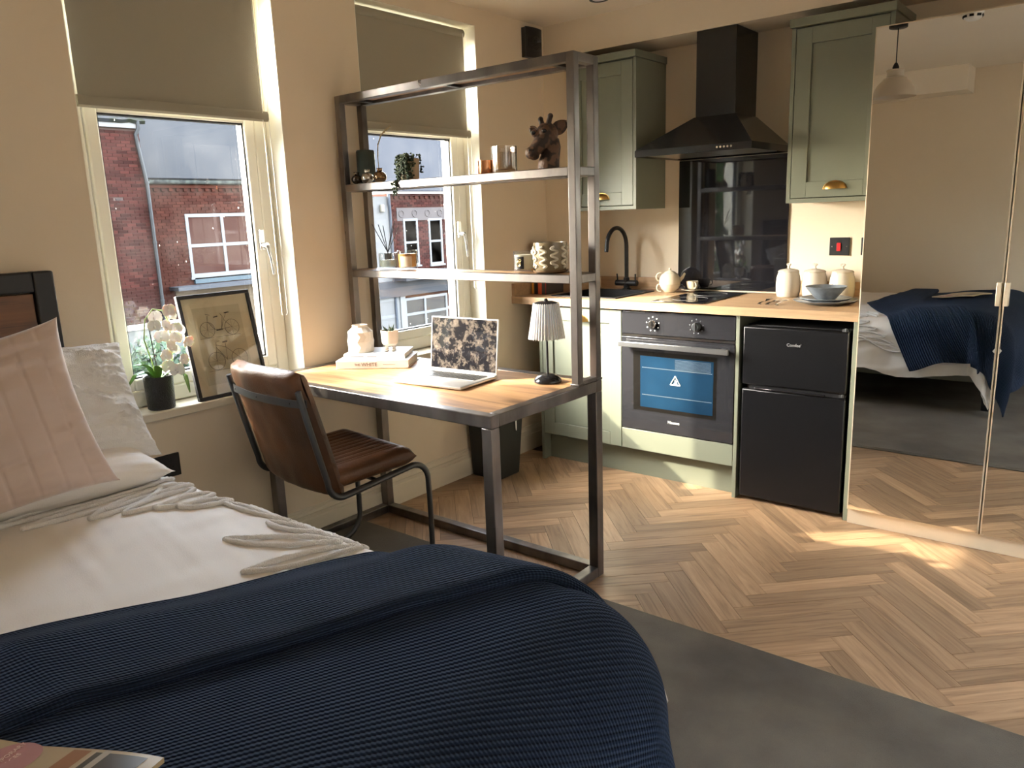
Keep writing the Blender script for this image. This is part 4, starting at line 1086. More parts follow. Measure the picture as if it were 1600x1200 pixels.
# giraffe head figurine
gf = thing('giraffe_figurine', 'dark brown giraffe head figurine on the upper shelf', 'figurine', (1.055, YS, Z1), math.atan2(0.627, 0.779))
s_ = 1 / 434.0
G = lambda px, py, d=0.0: Vector(((px - 850) * s_, d, (264.5 - py) * s_ * 1.03))
m = MB()
nk = [((852, 264.5), 17), ((853, 255), 16), ((856, 244), 14), ((859, 232), 12.5), ((858, 222), 11)]
m.tube([G(*c) for c, r_ in nk], [r_ * s_ for c, r_ in nk], 20)
m.ball(G(851, 214), (17 * s_, 15 * s_, 16 * s_), 20, 14)
hd_ = [((856, 214, 0), 14.5), ((848, 221, -0.006), 14), ((840, 229, -0.012), 12), ((832, 237, -0.016), 9.6), ((827.5, 242, -0.018), 9)]
m.tube([G(c[0], c[1], c[2]) for c, r_ in hd_], [r_ * s_ for c, r_ in hd_], 18)
m.ball(G(826, 240.5, -0.019), (8.6 * s_, 9.5 * s_, 9 * s_), 14, 10)
m.ball(G(831, 245, -0.014), (8 * s_, 7.5 * s_, 6 * s_), 14, 10)
m.ball(G(847, 230, 0.0), (11 * s_, 10 * s_, 12 * s_), 14, 10)
for a, b, d in (((845, 203), (842.5, 193.5), 0.010), ((852, 205), (856.5, 190.5), -0.012)):
    m.cyl(G(*a, d), G(*b, d * 1.2), 4.6 * s_, 3.6 * s_, 12); m.ball(G(*b, d * 1.2), 4.4 * s_, 10, 8)
m.ball(G(845, 211.5, -0.030), (6 * s_, 4 * s_, 5 * s_), 10, 8); m.ball(G(832, 213, -0.012), (5 * s_, 5 * s_, 6 * s_), 10, 8)
mgf = M('giraffe_resin', (0.115, 0.060, 0.034), 0.5, col2=(0.035, 0.019, 0.013), vscale=38, detail=1, lo=0.47, hi=0.53, bump=0.4, bscale=160)
hb_ = add('head', m, mgf, gf, local=True, smooth=80)
rm = hb_.modifiers.new('remesh', 'REMESH'); rm.mode = 'VOXEL'; rm.voxel_size = 0.0024; rm.use_smooth_shade = True
sm_ = hb_.modifiers.new('smooth', 'SMOOTH'); sm_.iterations = 4
def ear(a, b, w, d0, d1, tw):
    a, b = G(*a, d0), G(*b, d1); ax = (b - a); L = ax.length; ax.normalize(); n = ax.cross(Vector((0, 1, tw))).normalized(); c = ax.cross(n)
    return MB().grid(14, 10, lambda u, v: a + ax * (u * L) + n * ((2 * v - 1) * w * s_ * math.sin(PI * min(0.999, u * 0.93 + 0.05)) ** 0.75) + c * (0.006 * ((2 * v - 1) ** 2 - 0.5)), thick=0.0035)
add('ear', ear((858, 213), (881, 199), 9.5, 0.004, 0.0, 0.2), mgf, gf, local=True, smooth=80)
add('ear', ear((836, 211), (827, 203.5), 5, 0.020, 0.028, 0.2), mgf, gf, local=True, smooth=80)
for p_, d in (((846.5, 211.5), -0.0395), ((830.5, 213), -0.0225)): add('eye', MB().ball(G(*p_, d), (3.6 * s_, 2.4 * s_, 3.0 * s_), 12, 8), MT['blackgloss'], gf, local=True)
m = MB()
for px, d in ((824, -0.040), (829.5, -0.040)): m.ball(G(px, 237.5, d), (1.6 * s_, 1.2 * s_, 2 * s_), 8, 6)
add('nostril', m, MT['blackplastic'], gf, local=True)

# ================================================================== things on the lower shelf
df = thing('reed_diffuser', 'glass reed diffuser with black sticks on the lower shelf', 'diffuser', (0.214, YS, Z2))
add('glass', MB().lathe((0.214, YS, Z2), [(0.038, 0), (0.039, 0.003), (0.039, 0.069), (0.037, 0.070), (0.036, 0.068), (0.036, 0.010)], 32, cap1=False), MT['thin'], df)
add('liquid', MB().lathe((0.214, YS, Z2), [(0.034, 0.011), (0.035, 0.014), (0.035, 0.040)], 28), M('diffuser_oil', (0.50, 0.52, 0.38), 0.2, alpha=0.55), df)
add('neck', MB().lathe((0.214, YS, Z2), [(0.015, 0.042), (0.015, 0.069), (0.006, 0.0695)], 20), MT['gunmetal'], df)
for tx, tz in ((0.118, 1.330), (0.157, 1.328), (0.186, 1.323), (0.244, 1.323), (0.262, 1.342), (0.284, 1.320)):
    dxx = tx - 0.205
    add('reed', MB().cyl((0.214 - dxx * 0.22, YS, Z2 + 0.045), (0.214 + dxx * 0.88, YS + 0.10 * dxx, tz), 0.0017, seg=7), MT['blackplastic'], df)
am = thing('amber_candle', 'amber coloured jar candle beside the reed diffuser', 'candle', (0.330, YS, Z2))
add('glass', MB().lathe((0.330, YS, Z2), [(0.039, 0), (0.041, 0.004), (0.041, 0.079), (0.039, 0.080), (0.0378, 0.012)], 32, cap1=False), MT['thin'], am)
add('wax', MB().lathe((0.330, YS, Z2), [(0.036, 0.012), (0.037, 0.066), (0.006, 0.065)], 28), M('amber_wax', (0.56, 0.24, 0.045), 0.5, col2=(0.62, 0.33, 0.10), vscale=12, sub=0.3), am)
def label_patch(name, parent, c, r, z0, z1, a0, a1, mat, n=14):
    m = MB().grid(n, 1, lambda a, b: (c[0] + r * math.cos(a0 + (a1 - a0) * a), c[1] + r * math.sin(a0 + (a1 - a0) * a), z0 + (z1 - z0) * b))
    return add(name, m, mat, parent, smooth=80)
cdir = lambda x, y: math.atan2(-3.94 - y, 2.70 - x)
ca = cdir(0.330, YS)
label_patch('label', am, (0.330, YS), 0.0416, Z2 + 0.014, Z2 + 0.056, ca - 0.75, ca + 0.45, M('kraft_label', (0.62, 0.50, 0.36), 0.8))
text('lettering', 'BLOOM', 0.012, frame_m(Vector((0.330, YS, Z2 + 0.064)) + 0.0422 * Vector((math.cos(ca - 0.2), math.sin(ca - 0.2), 0)), (-math.sin(ca - 0.2), math.cos(ca - 0.2), 0), (0, 0, 1)), MT['blackmetal'], am)
wc = thing('white_candle', 'white jar candle with black label on the lower shelf', 'candle', (0.943, YS, Z2))
add('glass', MB().lathe((0.943, YS, Z2), [(0.035, 0), (0.036, 0.004), (0.040, 0.077), (0.038, 0.078), (0.034, 0.012)], 32, cap1=False), MT['thin'], wc)
add('wax', MB().lathe((0.943, YS, Z2), [(0.0325, 0.012), (0.036, 0.064), (0.006, 0.063)], 28), M('white_wax', (0.68, 0.62, 0.50), 0.5, sub=0.2), wc)
ca = cdir(0.943, YS) - 0.55
label_patch('label', wc, (0.943, YS), 0.0397, Z2 + 0.014, Z2 + 0.058, ca - 0.50, ca + 0.50, MT['blackplastic'])
FL = frame_m(Vector((0.943, YS, Z2 + 0.036)) + 0.0405 * Vector((math.cos(ca), math.sin(ca), 0)), (-math.sin(ca), math.cos(ca), 0), (0, 0, 1))
m = MB()
for cx_, cz_, rr_ in ((0, -0.004, 0.0085), (0, -0.004, 0.0045), (-0.006, 0.009, 0.004), (0.006, 0.009, 0.004)):
    m.tube([FL @ Vector((cx_ + rr_ * math.cos(2 * PI * k / 20), cz_ + rr_ * math.sin(2 * PI * k / 20), 0)) for k in range(20)], 0.0009, 5, True)
add('emblem', m, M('gold_print', (0.75, 0.60, 0.30), 0.35, 0.6), wc, label='gold emblem on the label')
pk = thing('patterned_pot', 'cream pot with raised brown squiggle pattern on a saucer', 'plant pot', (1.060, YS, Z2))
add('saucer', MB().lathe((1.060, YS, Z2), [(0.050, 0), (0.062, 0.006), (0.064, 0.012), (0.060, 0.010), (0.010, 0.006)], 36), M('brown_glaze', (0.16, 0.10, 0.055), 0.2, coat=0.4), pk)
add('pot', MB().lathe((1.060, YS, Z2 + 0.0065), [(0.050, 0), (0.054, 0.004), (0.056, 0.010), (0.060, 0.094), (0.059, 0.101), (0.056, 0.101), (0.052, 0.020)], 48, cap1=True), M('olive_glaze', (0.20, 0.155, 0.09), 0.25, coat=0.4), pk)
msq = M('raised_cream_glaze', (0.62, 0.56, 0.43), 0.22, coat=0.5)
for k in range(9):
    a0 = 2 * PI * k / 9; pts = []
    for j in range(61):
        q = j / 60; zz = Z2 + 0.020 + 0.074 * q; aa = a0 + 0.20 * math.sin(q * 6 * PI) ; rr_ = 0.0568 + 0.0036 * (q)
        pts.append((1.060 + rr_ * math.cos(aa), YS + rr_ * math.sin(aa), zz))
    add('squiggle', MB().tube(pts, 0.0046, 7), msq, pk, smooth=80)

# ================================================================== on the desk
ZD = DZ + 0.0004
A34 = R(34)
def book(name, c, w, d, h, ang, z, cover, label, page=MT['white'], group=None):
    o = thing(name, label, 'book', (c[0], c[1], z), ang, group); t = 0.0025
    m = MB().box(-w / 2, -d / 2, 0, w / 2, d / 2, t); m.box(-w / 2, -d / 2, h - t, w / 2, d / 2, h); m.box(-w / 2, -d / 2, t, w / 2, -d / 2 + t, h - t)
    add('cover', m, cover, o, local=True, bevel=0.0008)
    add('pages', MB().box(-w / 2 + 0.004, -d / 2 + t, t, w / 2 - 0.004, d / 2 - 0.004, h - t), page, o, local=True); return o
pap = M('page_edges', (0.70, 0.66, 0.58), 0.9, bump=0.3, bscale=60, bstretch=(1, 1, 40))
b1 = book('coffee_table_book', (0.247, -1.822), 0.300, 0.200, 0.033, A34, ZD, M('white_book_cloth', (0.72, 0.68, 0.66), 0.6), 'thick white coffee table book at the bottom of the desk stack', pap)
b2 = book('coffee_table_book', (0.243, -1.810), 0.255, 0.170, 0.022, A34, ZD + 0.0335, M('pale_grey_book_cover', (0.62, 0.64, 0.68), 0.45), 'thinner pale grey book under the white vase', pap)
FB = frame_m((0, 0, 0), (1, 0, 0), (0, 0, 1))
ink = M('grey_ink', (0.16, 0.13, 0.11), 0.6)
for bk, body, sz, x, y, z in ((b1, 'THE', 0.013, -0.062, -0.1003, 0.016), (b1, 'WHITE', 0.021, -0.012, -0.1003, 0.016), (b1, 'ROOM BY ROOM', 0.006, 0.068, -0.1003, 0.017), (b2, 'STYLE NOTES', 0.008, -0.065, -0.0853, 0.011)):
    if body in ('ROOM BY ROOM', 'STYLE NOTES'): continue
    text('lettering', body, sz, MOF[bk.name] @ Matrix.Translation((x, y, z)) @ FB, ink, bk)
m = MB(); m.box(0.045, -0.1004, 0.0155, 0.095, -0.1000, 0.0168); add('print_line', m, ink, b1, local=True)
m = MB(); m.box(-0.10, -0.0854, 0.0095, -0.045, -0.0850, 0.0120); m.box(-0.03, -0.0854, 0.0095, 0.01, -0.0850, 0.0120); add('print_line', m, ink, b2, local=True)
ZB = ZD + 0.0335 + 0.0222
vz = thing('facet_vase', 'white matt faceted vase on the stacked books', 'vase', (0.192, -1.862, ZB))
m = MB(); pr = [(0.047, 0.0), (0.052, 0.004)]; rows = 4
m.lathe((0.192, -1.862, ZB), [(0.049, 0), (0.053, 0.003), (0.054, 0.022), (0.0545, 0.044), (0.053, 0.066), (0.051, 0.084), (0.034, 0.100), (0.031, 0.104), (0.033, 0.112), (0.030, 0.112), (0.027, 0.10)], 13, wob=lambda a, z: 1 + 0.028 * math.cos(round(z / 0.022) * PI + a * 0) * (1 if z < 0.09 else 0))
for i in range(0, len(m.v)):
    pass
# twist alternate rings half a step so that the faces become lozenges
n_ = 13
for ring_i in (2, 4):
    for k_ in range(n_):
        v = Vector(m.v[ring_i * n_ + k_]) - Vector((0.192, -1.862, 0)); z_ = v.z; v.z = 0; v.rotate(Euler((0, 0, PI / n_))); m.v[ring_i * n_ + k_] = (v.x + 0.192, v.y - 1.862, z_)
add('body', m, MT['matte_ceramic'], vz, smooth=15)
pl_ = thing('leg_planter', 'small white planter with leg shaped feet and a succulent', 'planter', (0.303, -1.800, ZB))
QX, QY = 0.303, -1.800
add('pot', MB().lathe((QX, QY, ZB), [(0.024, 0.026), (0.033, 0.034), (0.035, 0.050), (0.036, 0.088), (0.033, 0.088), (0.031, 0.070)], 28, cap1=True), MT['matte_ceramic'], pl_)
rv = Vector((0.72, 0.69, 0))
for s in (-1, 1):
    c = Vector((QX, QY, ZB)) + rv * (0.015 * s)
    m = MB().tube([c + Vector((0, 0, 0.004)), c + Vector((0, 0, 0.016)), c + Vector((0, 0, 0.030))], [0.0085, 0.0075, 0.010], 12)
    m.ball(c + Vector((0.004, -0.006, 0.005)), (0.010, 0.013, 0.005), 12, 8)
    add('leg', m, MT['matte_ceramic'], pl_)
add('soil', MB().cyl((QX, QY, ZB + 0.071), (QX, QY, ZB + 0.078), 0.031, seg=20), MT['soil'], pl_)
for k in range(9):
    a = k * 2.4; tl = 0.35 + 0.5 * (k % 3) / 2; L = 0.026 + 0.012 * (k % 2)
    d = Vector((math.cos(a) * tl, math.sin(a) * tl, 1)).normalized()
    p = Vector((QX + 0.008 * math.cos(a), QY + 0.008 * math.sin(a), ZB + 0.077))
    add('succulent_leaf', MB().tube([p, p + d * L * 0.5, p + d * L], [0.0035, 0.004, 0.0006], 7), MT['dkleaf'], pl_)

# laptop
lp = thing('laptop', 'silver laptop open on the desk with a dusty dark screen', 'laptop', (0.735, -1.930, ZD), R(4.5))
alu = M('aluminium', (0.64, 0.64, 0.64), 0.32, 0.85)
LW, LD = 0.320, 0.222
add('base', MB().box(-LW / 2, -LD / 2, 0.001, LW / 2, LD / 2, 0.0125), alu, lp, local=True, bevel=0.004)
kb = add('keyboard_well', MB().box(-LW / 2 + 0.022, -0.004, 0.0121, LW / 2 - 0.022, LD / 2 - 0.022, 0.0128), M('keyboard_deck', (0.50, 0.50, 0.50), 0.4, 0.7), lp, local=True)
key_me = mesh_of('key', MB().box(-0.0082, -0.0070, 0, 0.0082, 0.0070, 0.0018), MT['blackplastic'], 0)
for r_ in range(5):
    for c_ in range(14):
        place('key', key_me, (-0.126 + c_ * 0.0194, 0.007 + r_ * 0.0172, 0.0128), (0, 0, 0), kb)
place('key', key_me, (0.0, 0.007 - 0.0002, 0.0131), (0, 0, 0), kb, (5.2, 0.95, 0.8))
add('trackpad', MB().box(-0.055, -LD / 2 + 0.010, 0.0122, 0.055, -0.012, 0.0128), M('trackpad_grey', (0.55, 0.55, 0.55), 0.35, 0.7), lp, local=True)
LIDM = Matrix.Translation((0, LD / 2 - 0.004, 0.012)) @ Matrix.Rotation(R(-7), 4, 'X')
m = MB().box(-LW / 2, -0.002, 0.001, LW / 2, 0.004, 0.208); m.xf(LIDM)
ld = add('lid', m, alu, lp, local=True, bevel=0.004)
mscr, n, l, b = _new('dusty_screen')
b.inputs['Base Color'].default_value = (0.006, 0.006, 0.008, 1)
b.inputs['Roughness'].default_value = 0.04; b.inputs['Specular IOR Level'].default_value = 0.9
tc = n.new('ShaderNodeTexCoord'); nn = n.new('ShaderNodeTexNoise'); nn.inputs['Scale'].default_value = 26; nn.inputs['Detail'].default_value = 7; nn.inputs['Roughness'].default_value = 0.75
l.new(tc.outputs['Object'], nn.inputs['Vector'])
mr = n.new('ShaderNodeMapRange'); mr.inputs[1].default_value = 0.48; mr.inputs[2].default_value = 0.74; mr.inputs[4].default_value = 0.45
l.new(nn.outputs['Fac'], mr.inputs[0])
mxc = n.new('ShaderNodeMix'); mxc.data_type = 'RGBA'; mxc.inputs[6].default_value = (0.008, 0.008, 0.010, 1); mxc.inputs[7].default_value = (0.42, 0.34, 0.27, 1)
l.new(mr.outputs[0], mxc.inputs[0]); l.new(mxc.outputs[2], b.inputs['Base Color'])
m2 = n.new('ShaderNodeMapRange'); m2.inputs[3].default_value = 0.03; m2.inputs[4].default_value = 0.35; l.new(mr.outputs[0], m2.inputs[0]); l.new(m2.outputs[0], b.inputs['Roughness'])
m = MB().box(-LW / 2 + 0.006, -0.0026, 0.010, LW / 2 - 0.006, -0.0021, 0.203); m.xf(LIDM)
add('screen', m, mscr, ld, local=True, smooth=0, label='dusty reflective screen')

# table lamp
tl = thing('table_lamp', 'small table lamp with black dome base and fluted white shade', 'lamp', (1.075, -1.752, ZD))
LX, LY = 1.075, -1.752
add('base', MB().lathe((LX, LY, ZD), [(0.050, 0), (0.051, 0.003), (0.047, 0.012), (0.036, 0.022), (0.018, 0.029), (0.006, 0.031)], 40), M('black_gloss_paint', (0.010, 0.010, 0.011), 0.16), tl, smooth=60)
add('stem', MB().cyl((LX, LY, ZD + 0.030), (LX, LY, ZD + 0.272), 0.0042, seg=14), MT['blackmetal'], tl)
flute = lambda a, z: 1 + 0.030 * math.sin(a * 36)
mshade = M('fluted_acrylic', (0.82, 0.83, 0.84), 0.25, trans=0.55, ior=1.2, sub=0.1)
add('shade', MB().lathe((LX, LY, ZD), [(0.0630, 0.160), (0.0630, 0.162), (0.0440, 0.282), (0.0425, 0.282), (0.0605, 0.160)], 216, wob=flute, cap0=False, cap1=False), mshade, tl, smooth=60)
m = MB()
for k in range(36):
    a = 2 * PI * k / 36; ca_, sa_ = math.cos(a), math.sin(a)
    m.cyl((LX + 0.0645 * ca_, LY + 0.0645 * sa_, ZD + 0.157), (LX + 0.0445 * ca_, LY + 0.0445 * sa_, ZD + 0.284), 0.0016, 0.0012, 6)
add('shade_ribs', m, M('rib_white', (0.80, 0.78, 0.74), 0.3), tl)
add('diffuser', MB().lathe((LX, LY, ZD), [(0.026, 0.205), (0.028, 0.210), (0.028, 0.274), (0.006, 0.276)], 24), M('frosted_diffuser', (0.72, 0.80, 0.86), 0.6, emit=((0.75, 0.88, 1.0), 0.35)), tl)
m = MB().lathe((LX, LY, ZD), [(0.040, 0.2805), (0.041, 0.2835), (0.030, 0.288), (0.007, 0.289), (0.007, 0.296), (0.004, 0.299)], 28)
add('top_cap', m, MT['blackmetal'], tl)

# ================================================================== on the window sill
ZW = ZS + 0.0042
oc = thing('orchid', 'white orchid in a black textured pot on the sill', 'potted plant', (-0.035, -2.622, ZW))
OX, OY = -0.033, -2.622
add('pot', MB().lathe((OX, OY, ZW), [(0.044, 0), (0.047, 0.003), (0.051, 0.118), (0.0495, 0.121), (0.046, 0.119), (0.044, 0.095)], 48, cap1=True), M('black_crackle', (0.015, 0.015, 0.016), 0.30, bump=1.0, bscale=230), oc)
add('soil', MB().cyl((OX, OY, ZW + 0.096), (OX, OY, ZW + 0.106), 0.0445, seg=24), MT['soil'], oc)
def leafmb(pts, w, fold=0.25):
    P = [Vector(p) for p in pts]; n = len(P) - 1
    def f(a, b):
        i = min(int(a * n), n - 1); t = a * n - i
        c = P[i].lerp(P[i + 1], t); d = (P[min(i + 1, n)] - P[i]).normalized()
        s = d.cross(Vector((0, 0, 1))); s = s.normalized() if s.length > 1e-4 else Vector((0, 1, 0)); u = s.cross(d)
        k = 2 * b - 1; ww = w * (math.sin(PI * min(0.985, 0.06 + a * 0.93)) ** 0.6)
        return c + s * (k * ww) + u * (fold * ww * k * k)
    return MB().grid(16, 6, f, thick=0.0018)
for pts, w in (([(OX, OY - 0.01, ZW + 0.105), (OX + 0.01, OY - 0.035, ZW + 0.155), (OX + 0.02, OY - 0.060, ZW + 0.168), (OX + 0.02, OY - 0.090, ZW + 0.172)], 0.015),
               ([(OX, OY - 0.01, ZW + 0.105), (OX + 0.01, OY - 0.05, ZW + 0.142), (OX + 0.015, OY - 0.085, ZW + 0.135), (OX + 0.02, OY - 0.120, ZW + 0.100)], 0.013),
               ([(OX, OY + 0.01, ZW + 0.105), (OX + 0.02, OY + 0.050, ZW + 0.135), (OX + 0.035, OY + 0.080, ZW + 0.110), (OX + 0.045, OY + 0.088, ZW + 0.045)], 0.019),
               ([(OX, OY, ZW + 0.105), (OX + 0.03, OY - 0.01, ZW + 0.145), (OX + 0.045, OY - 0.025, ZW + 0.165)], 0.014),
               ([(OX - 0.01, OY + 0.01, ZW + 0.105), (OX - 0.03, OY + 0.03, ZW + 0.14), (OX - 0.035, OY + 0.05, ZW + 0.15)], 0.014)):
    add('leaf', leafmb(pts, w), MT['leaf'], oc, smooth=80)
stp = [(OX, OY - 0.005, ZW + 0.10), (OX - 0.005, OY - 0.012, ZW + 0.17), (OX - 0.004, OY - 0.030, ZW + 0.255), (OX, OY - 0.020, ZW + 0.325), (OX + 0.005, OY + 0.010, ZW + 0.360), (OX + 0.008, OY + 0.045, ZW + 0.352), (OX + 0.010, OY + 0.062, ZW + 0.30), (OX + 0.010, OY + 0.060, ZW + 0.22), (OX + 0.010, OY + 0.055, ZW + 0.16)]
add('stem', MB().tube(stp, 0.0024, 8), M('stem_green', (0.20, 0.28, 0.07), 0.5), oc, smooth=80)
add('support_stick', MB().cyl((OX - 0.004, OY + 0.004, ZW + 0.10), (OX - 0.010, OY - 0.006, ZW + 0.335), 0.0022, seg=8), MT['blackplastic'], oc)
petal = M('orchid_petal', (0.86, 0.84, 0.80), 0.55, sub=0.25)
def flower_mesh():
    m = MB()
    for a, L, w in ((90, 0.021, 0.012), (210, 0.021, 0.012), (330, 0.021, 0.012), (5, 0.024, 0.021), (175, 0.024, 0.021)):
        d = Vector((math.cos(R(a)), math.sin(R(a)), 0)); s = Vector((-d.y, d.x, 0))
        z0 = 0.003 if w > 0.015 else 0.0
        m.grid(8, 6, lambda u, v: d * (u * L) + s * ((2 * v - 1) * w * math.sin(PI * min(0.97, 0.10 + u * 0.88)) ** 0.6) + Vector((0, 0, z0 + 0.006 * u * u + 0.004 * (2 * v - 1) ** 2)), thick=0.0008)
    m.ball((0, -0.004, 0.006), (0.005, 0.006, 0.005), 10, 7)
    return mesh_of('flower', m, petal, 80)
fme = flower_mesh()
random.seed(11)
FLW = [(-2.572, 1.062), (-2.607, 1.040), (-2.548, 1.040), (-2.622, 1.012), (-2.585, 1.005), (-2.540, 0.998), (-2.570, 0.970), (-2.600, 0.968), (-2.548, 0.958), (-2.582, 0.930), (-2.555, 0.918), (-2.605, 0.905), (-2.575, 0.892), (-2.545, 0.880), (-2.592, 0.862), (-2.566, 0.848), (-2.518, 0.985), (-2.508, 0.940)]
for k, (fy, fz) in enumerate(FLW):
    nd = Vector((0.9, random.uniform(-0.7, 0.5), random.uniform(-0.35, 0.45))).normalized()
    q = nd.to_track_quat('Z', 'Y').to_euler()
    place('flower', fme, Vector((OX + random.uniform(-0.012, 0.042), fy, fz - 0.006)) - Vector(oc.location), q, oc, (random.uniform(0.92, 1.12),) * 3)

pf = thing('picture_frame', 'black framed bicycle print leaning on the window sill', 'picture', (0.0, -2.35, ZW))
FM = frame_m((0.012, -2.498, ZW + 0.0005), (0, 1, 0), (-0.083, 0, 0.391))
FWd, FHt, FT = 0.302, 0.400, 0.017
def fbox(m, x0, y0, x1, y1, z0, z1): m.box(x0, y0, z0, x1, y1, z1, FM); return m
m = MB(); e_ = 0.014
for q in ((0, 0, FWd, e_), (0, FHt - e_, FWd, FHt), (0, e_, e_, FHt - e_), (FWd - e_, e_, FWd, FHt - e_)): fbox(m, *q, -FT, 0.0)
add('frame', m, MT['blackmetal'], pf, bevel=0.0015)
add('backing', fbox(MB(), e_, e_, FWd - e_, FHt - e_, -FT + 0.001, -0.0105), MT['blackmetal'], pf)
add('mount', fbox(MB(), e_, e_, FWd - e_, FHt - e_, -0.010, -0.009), M('mount_board', (0.62, 0.54, 0.39), 0.85), pf, smooth=0)
add('print_sheet', fbox(MB(), 0.052, 0.052, FWd - 0.052, FHt - 0.052, -0.0089, -0.0086), M('print_paper', (0.50, 0.43, 0.30), 0.85), pf, smooth=0)
add('glazing', fbox(MB(), e_, e_, FWd - e_, FHt - e_, -0.004, -0.003), MT['thin'], pf, smooth=0)
ink2 = M('print_ink', (0.055, 0.045, 0.035), 0.8)
def bicycle(ox, oy, r, sep, tandem):
    m = MB(); F = lambda x, y: FM @ Vector((ox + x, oy + y, -0.0082))
    ln = lambda pts, w=0.0008: m.tube([F(*p) for p in pts], w, 4)
    for cx in (0, sep):
        m.tube([F(cx + r * math.cos(2 * PI * k / 28), r * math.sin(2 * PI * k / 28)) for k in range(28)], 0.0009, 4, True)
        for k in range(8): ln([(cx, 0), (cx + r * math.cos(PI * k / 4), r * math.sin(PI * k / 4))], 0.00028)
    if tandem:
        ln([(0, 0), (0.010, r * 1.75), (0.022, r * 1.85), (0.004, r * 2.0)]); ln([(0.008, r * 1.0), (0.030, r * -0.05), (sep * 0.56, r * -0.15), (sep * 0.70, r * 1.5), (sep * 0.62, r * 1.9)])
        ln([(sep * 0.56, -r * 0.15), (sep, 0), (sep * 0.72, r * 1.1), (sep * 0.56, -r * 0.15)]); ln([(sep * 0.72, r * 1.1), (sep * 0.9, r * 2.0), (sep * 1.02, r * 1.9)])
        ln([(0.034, r * 1.5), (0.052, r * 1.6)], 0.002); ln([(sep * 0.80, r * 1.9), (sep * 0.98, r * 1.95)], 0.002); ln([(sep * 0.35, -0.006), (sep * 0.6, -0.004)], 0.003)
    else:
        ln([(0, 0), (0.012, r * 2.1), (0.026, r * 2.2)]); ln([(0.010, r * 1.5), (sep * 0.45, 0), (sep, 0), (sep * 0.5, r * 1.4), (sep * 0.45, 0)]); ln([(0.011, r * 1.8), (sep * 0.5, r * 1.4)])
        ln([(sep * 0.40, r * 2.0), (sep * 0.60, r * 2.05)], 0.003); ln([(sep * 0.5, r * 1.4), (sep * 0.5, r * 2.0)])
    ln([(-r * 1.2, -r * 1.05), (sep + r, -r * 1.05)], 0.0006)
    add('bicycle_drawing', m, ink2, pf, smooth=0, label='tandem bicycle drawing' if tandem else 'single bicycle drawing')
bicycle(0.098, 0.262, 0.030, 0.103, True)
bicycle(0.108, 0.140, 0.034, 0.098, False)

# ================================================================== on the worktop
ZK = 0.9104
tpt = thing('teapot', 'cream stacked teapot with two loop handles on the worktop', 'teapot', (0.715, -0.135, ZK))
TX, TY = 0.715, -0.135
add('cup_base', MB().lathe((TX, TY, ZK), [(0.026, 0), (0.030, 0.003), (0.048, 0.022), (0.055, 0.040), (0.056, 0.044)], 36), MT['cream'], tpt, smooth=60)
add('pot_body', MB().lathe((TX, TY, ZK), [(0.056, 0.0445), (0.0575, 0.056), (0.054, 0.078), (0.044, 0.096), (0.030, 0.106)], 36), MT['cream'], tpt, smooth=60)
add('pot_lid', MB().lathe((TX, TY, ZK), [(0.030, 0.1062), (0.028, 0.110), (0.012, 0.116), (0.005, 0.118), (0.007, 0.124), (0.004, 0.130), (0.001, 0.131)], 24), MT['cream'], tpt, smooth=60)
hv = Vector((-0.86, -0.51, 0))
for zc, rr_, off in ((0.026, 0.020, 0.050), (0.083, 0.022, 0.050)):
    c = Vector((TX, TY, ZK + zc)) + hv * off
    add('handle', MB().tube(arc(c, rr_, -PI * 0.55, PI * 0.55, 14, hv, (0, 0, 1)), 0.0045, 8), MT['cream'], tpt, smooth=80)
add('pot_spout', MB().tube([(TX + 0.030, TY + 0.040, ZK + 0.058), (TX + 0.044, TY + 0.060, ZK + 0.075), (TX + 0.052, TY + 0.072, ZK + 0.098)], [0.013, 0.009, 0.006], 12), MT['cream'], tpt, smooth=80)
cu = thing('teacup', 'cream teacup on its saucer beside the teapot', 'cup', (0.822, -0.085, 0.9160))
CXc, CYc, CZc = 0.822, -0.085, 0.9160
add('bowl', MB().lathe((CXc, CYc, CZc + 0.008), [(0.018, 0), (0.026, 0.008), (0.031, 0.030), (0.033, 0.046), (0.031, 0.046), (0.027, 0.012)], 32), MT['cream'], cu, smooth=60)
hc = Vector((0.80, -0.60, 0)); c = Vector((CXc, CYc, CZc + 0.032)) + hc * 0.030
add('handle', MB().tube(arc(c, 0.014, -PI * 0.6, PI * 0.6, 12, hc, (0, 0, 1)), 0.0032, 8), MT['cream'], cu, smooth=80)
ssr = thing('saucer', 'cream saucer under the teacup', 'saucer', (CXc, CYc, 0.9158))
add('dish', MB().lathe((CXc, CYc, 0.9158), [(0.024, 0), (0.026, 0.002), (0.046, 0.007), (0.046, 0.0085), (0.026, 0.0052), (0.004, 0.0048)], 36), MT['cream'], ssr, smooth=60)
cu.location.z += 0.0; 

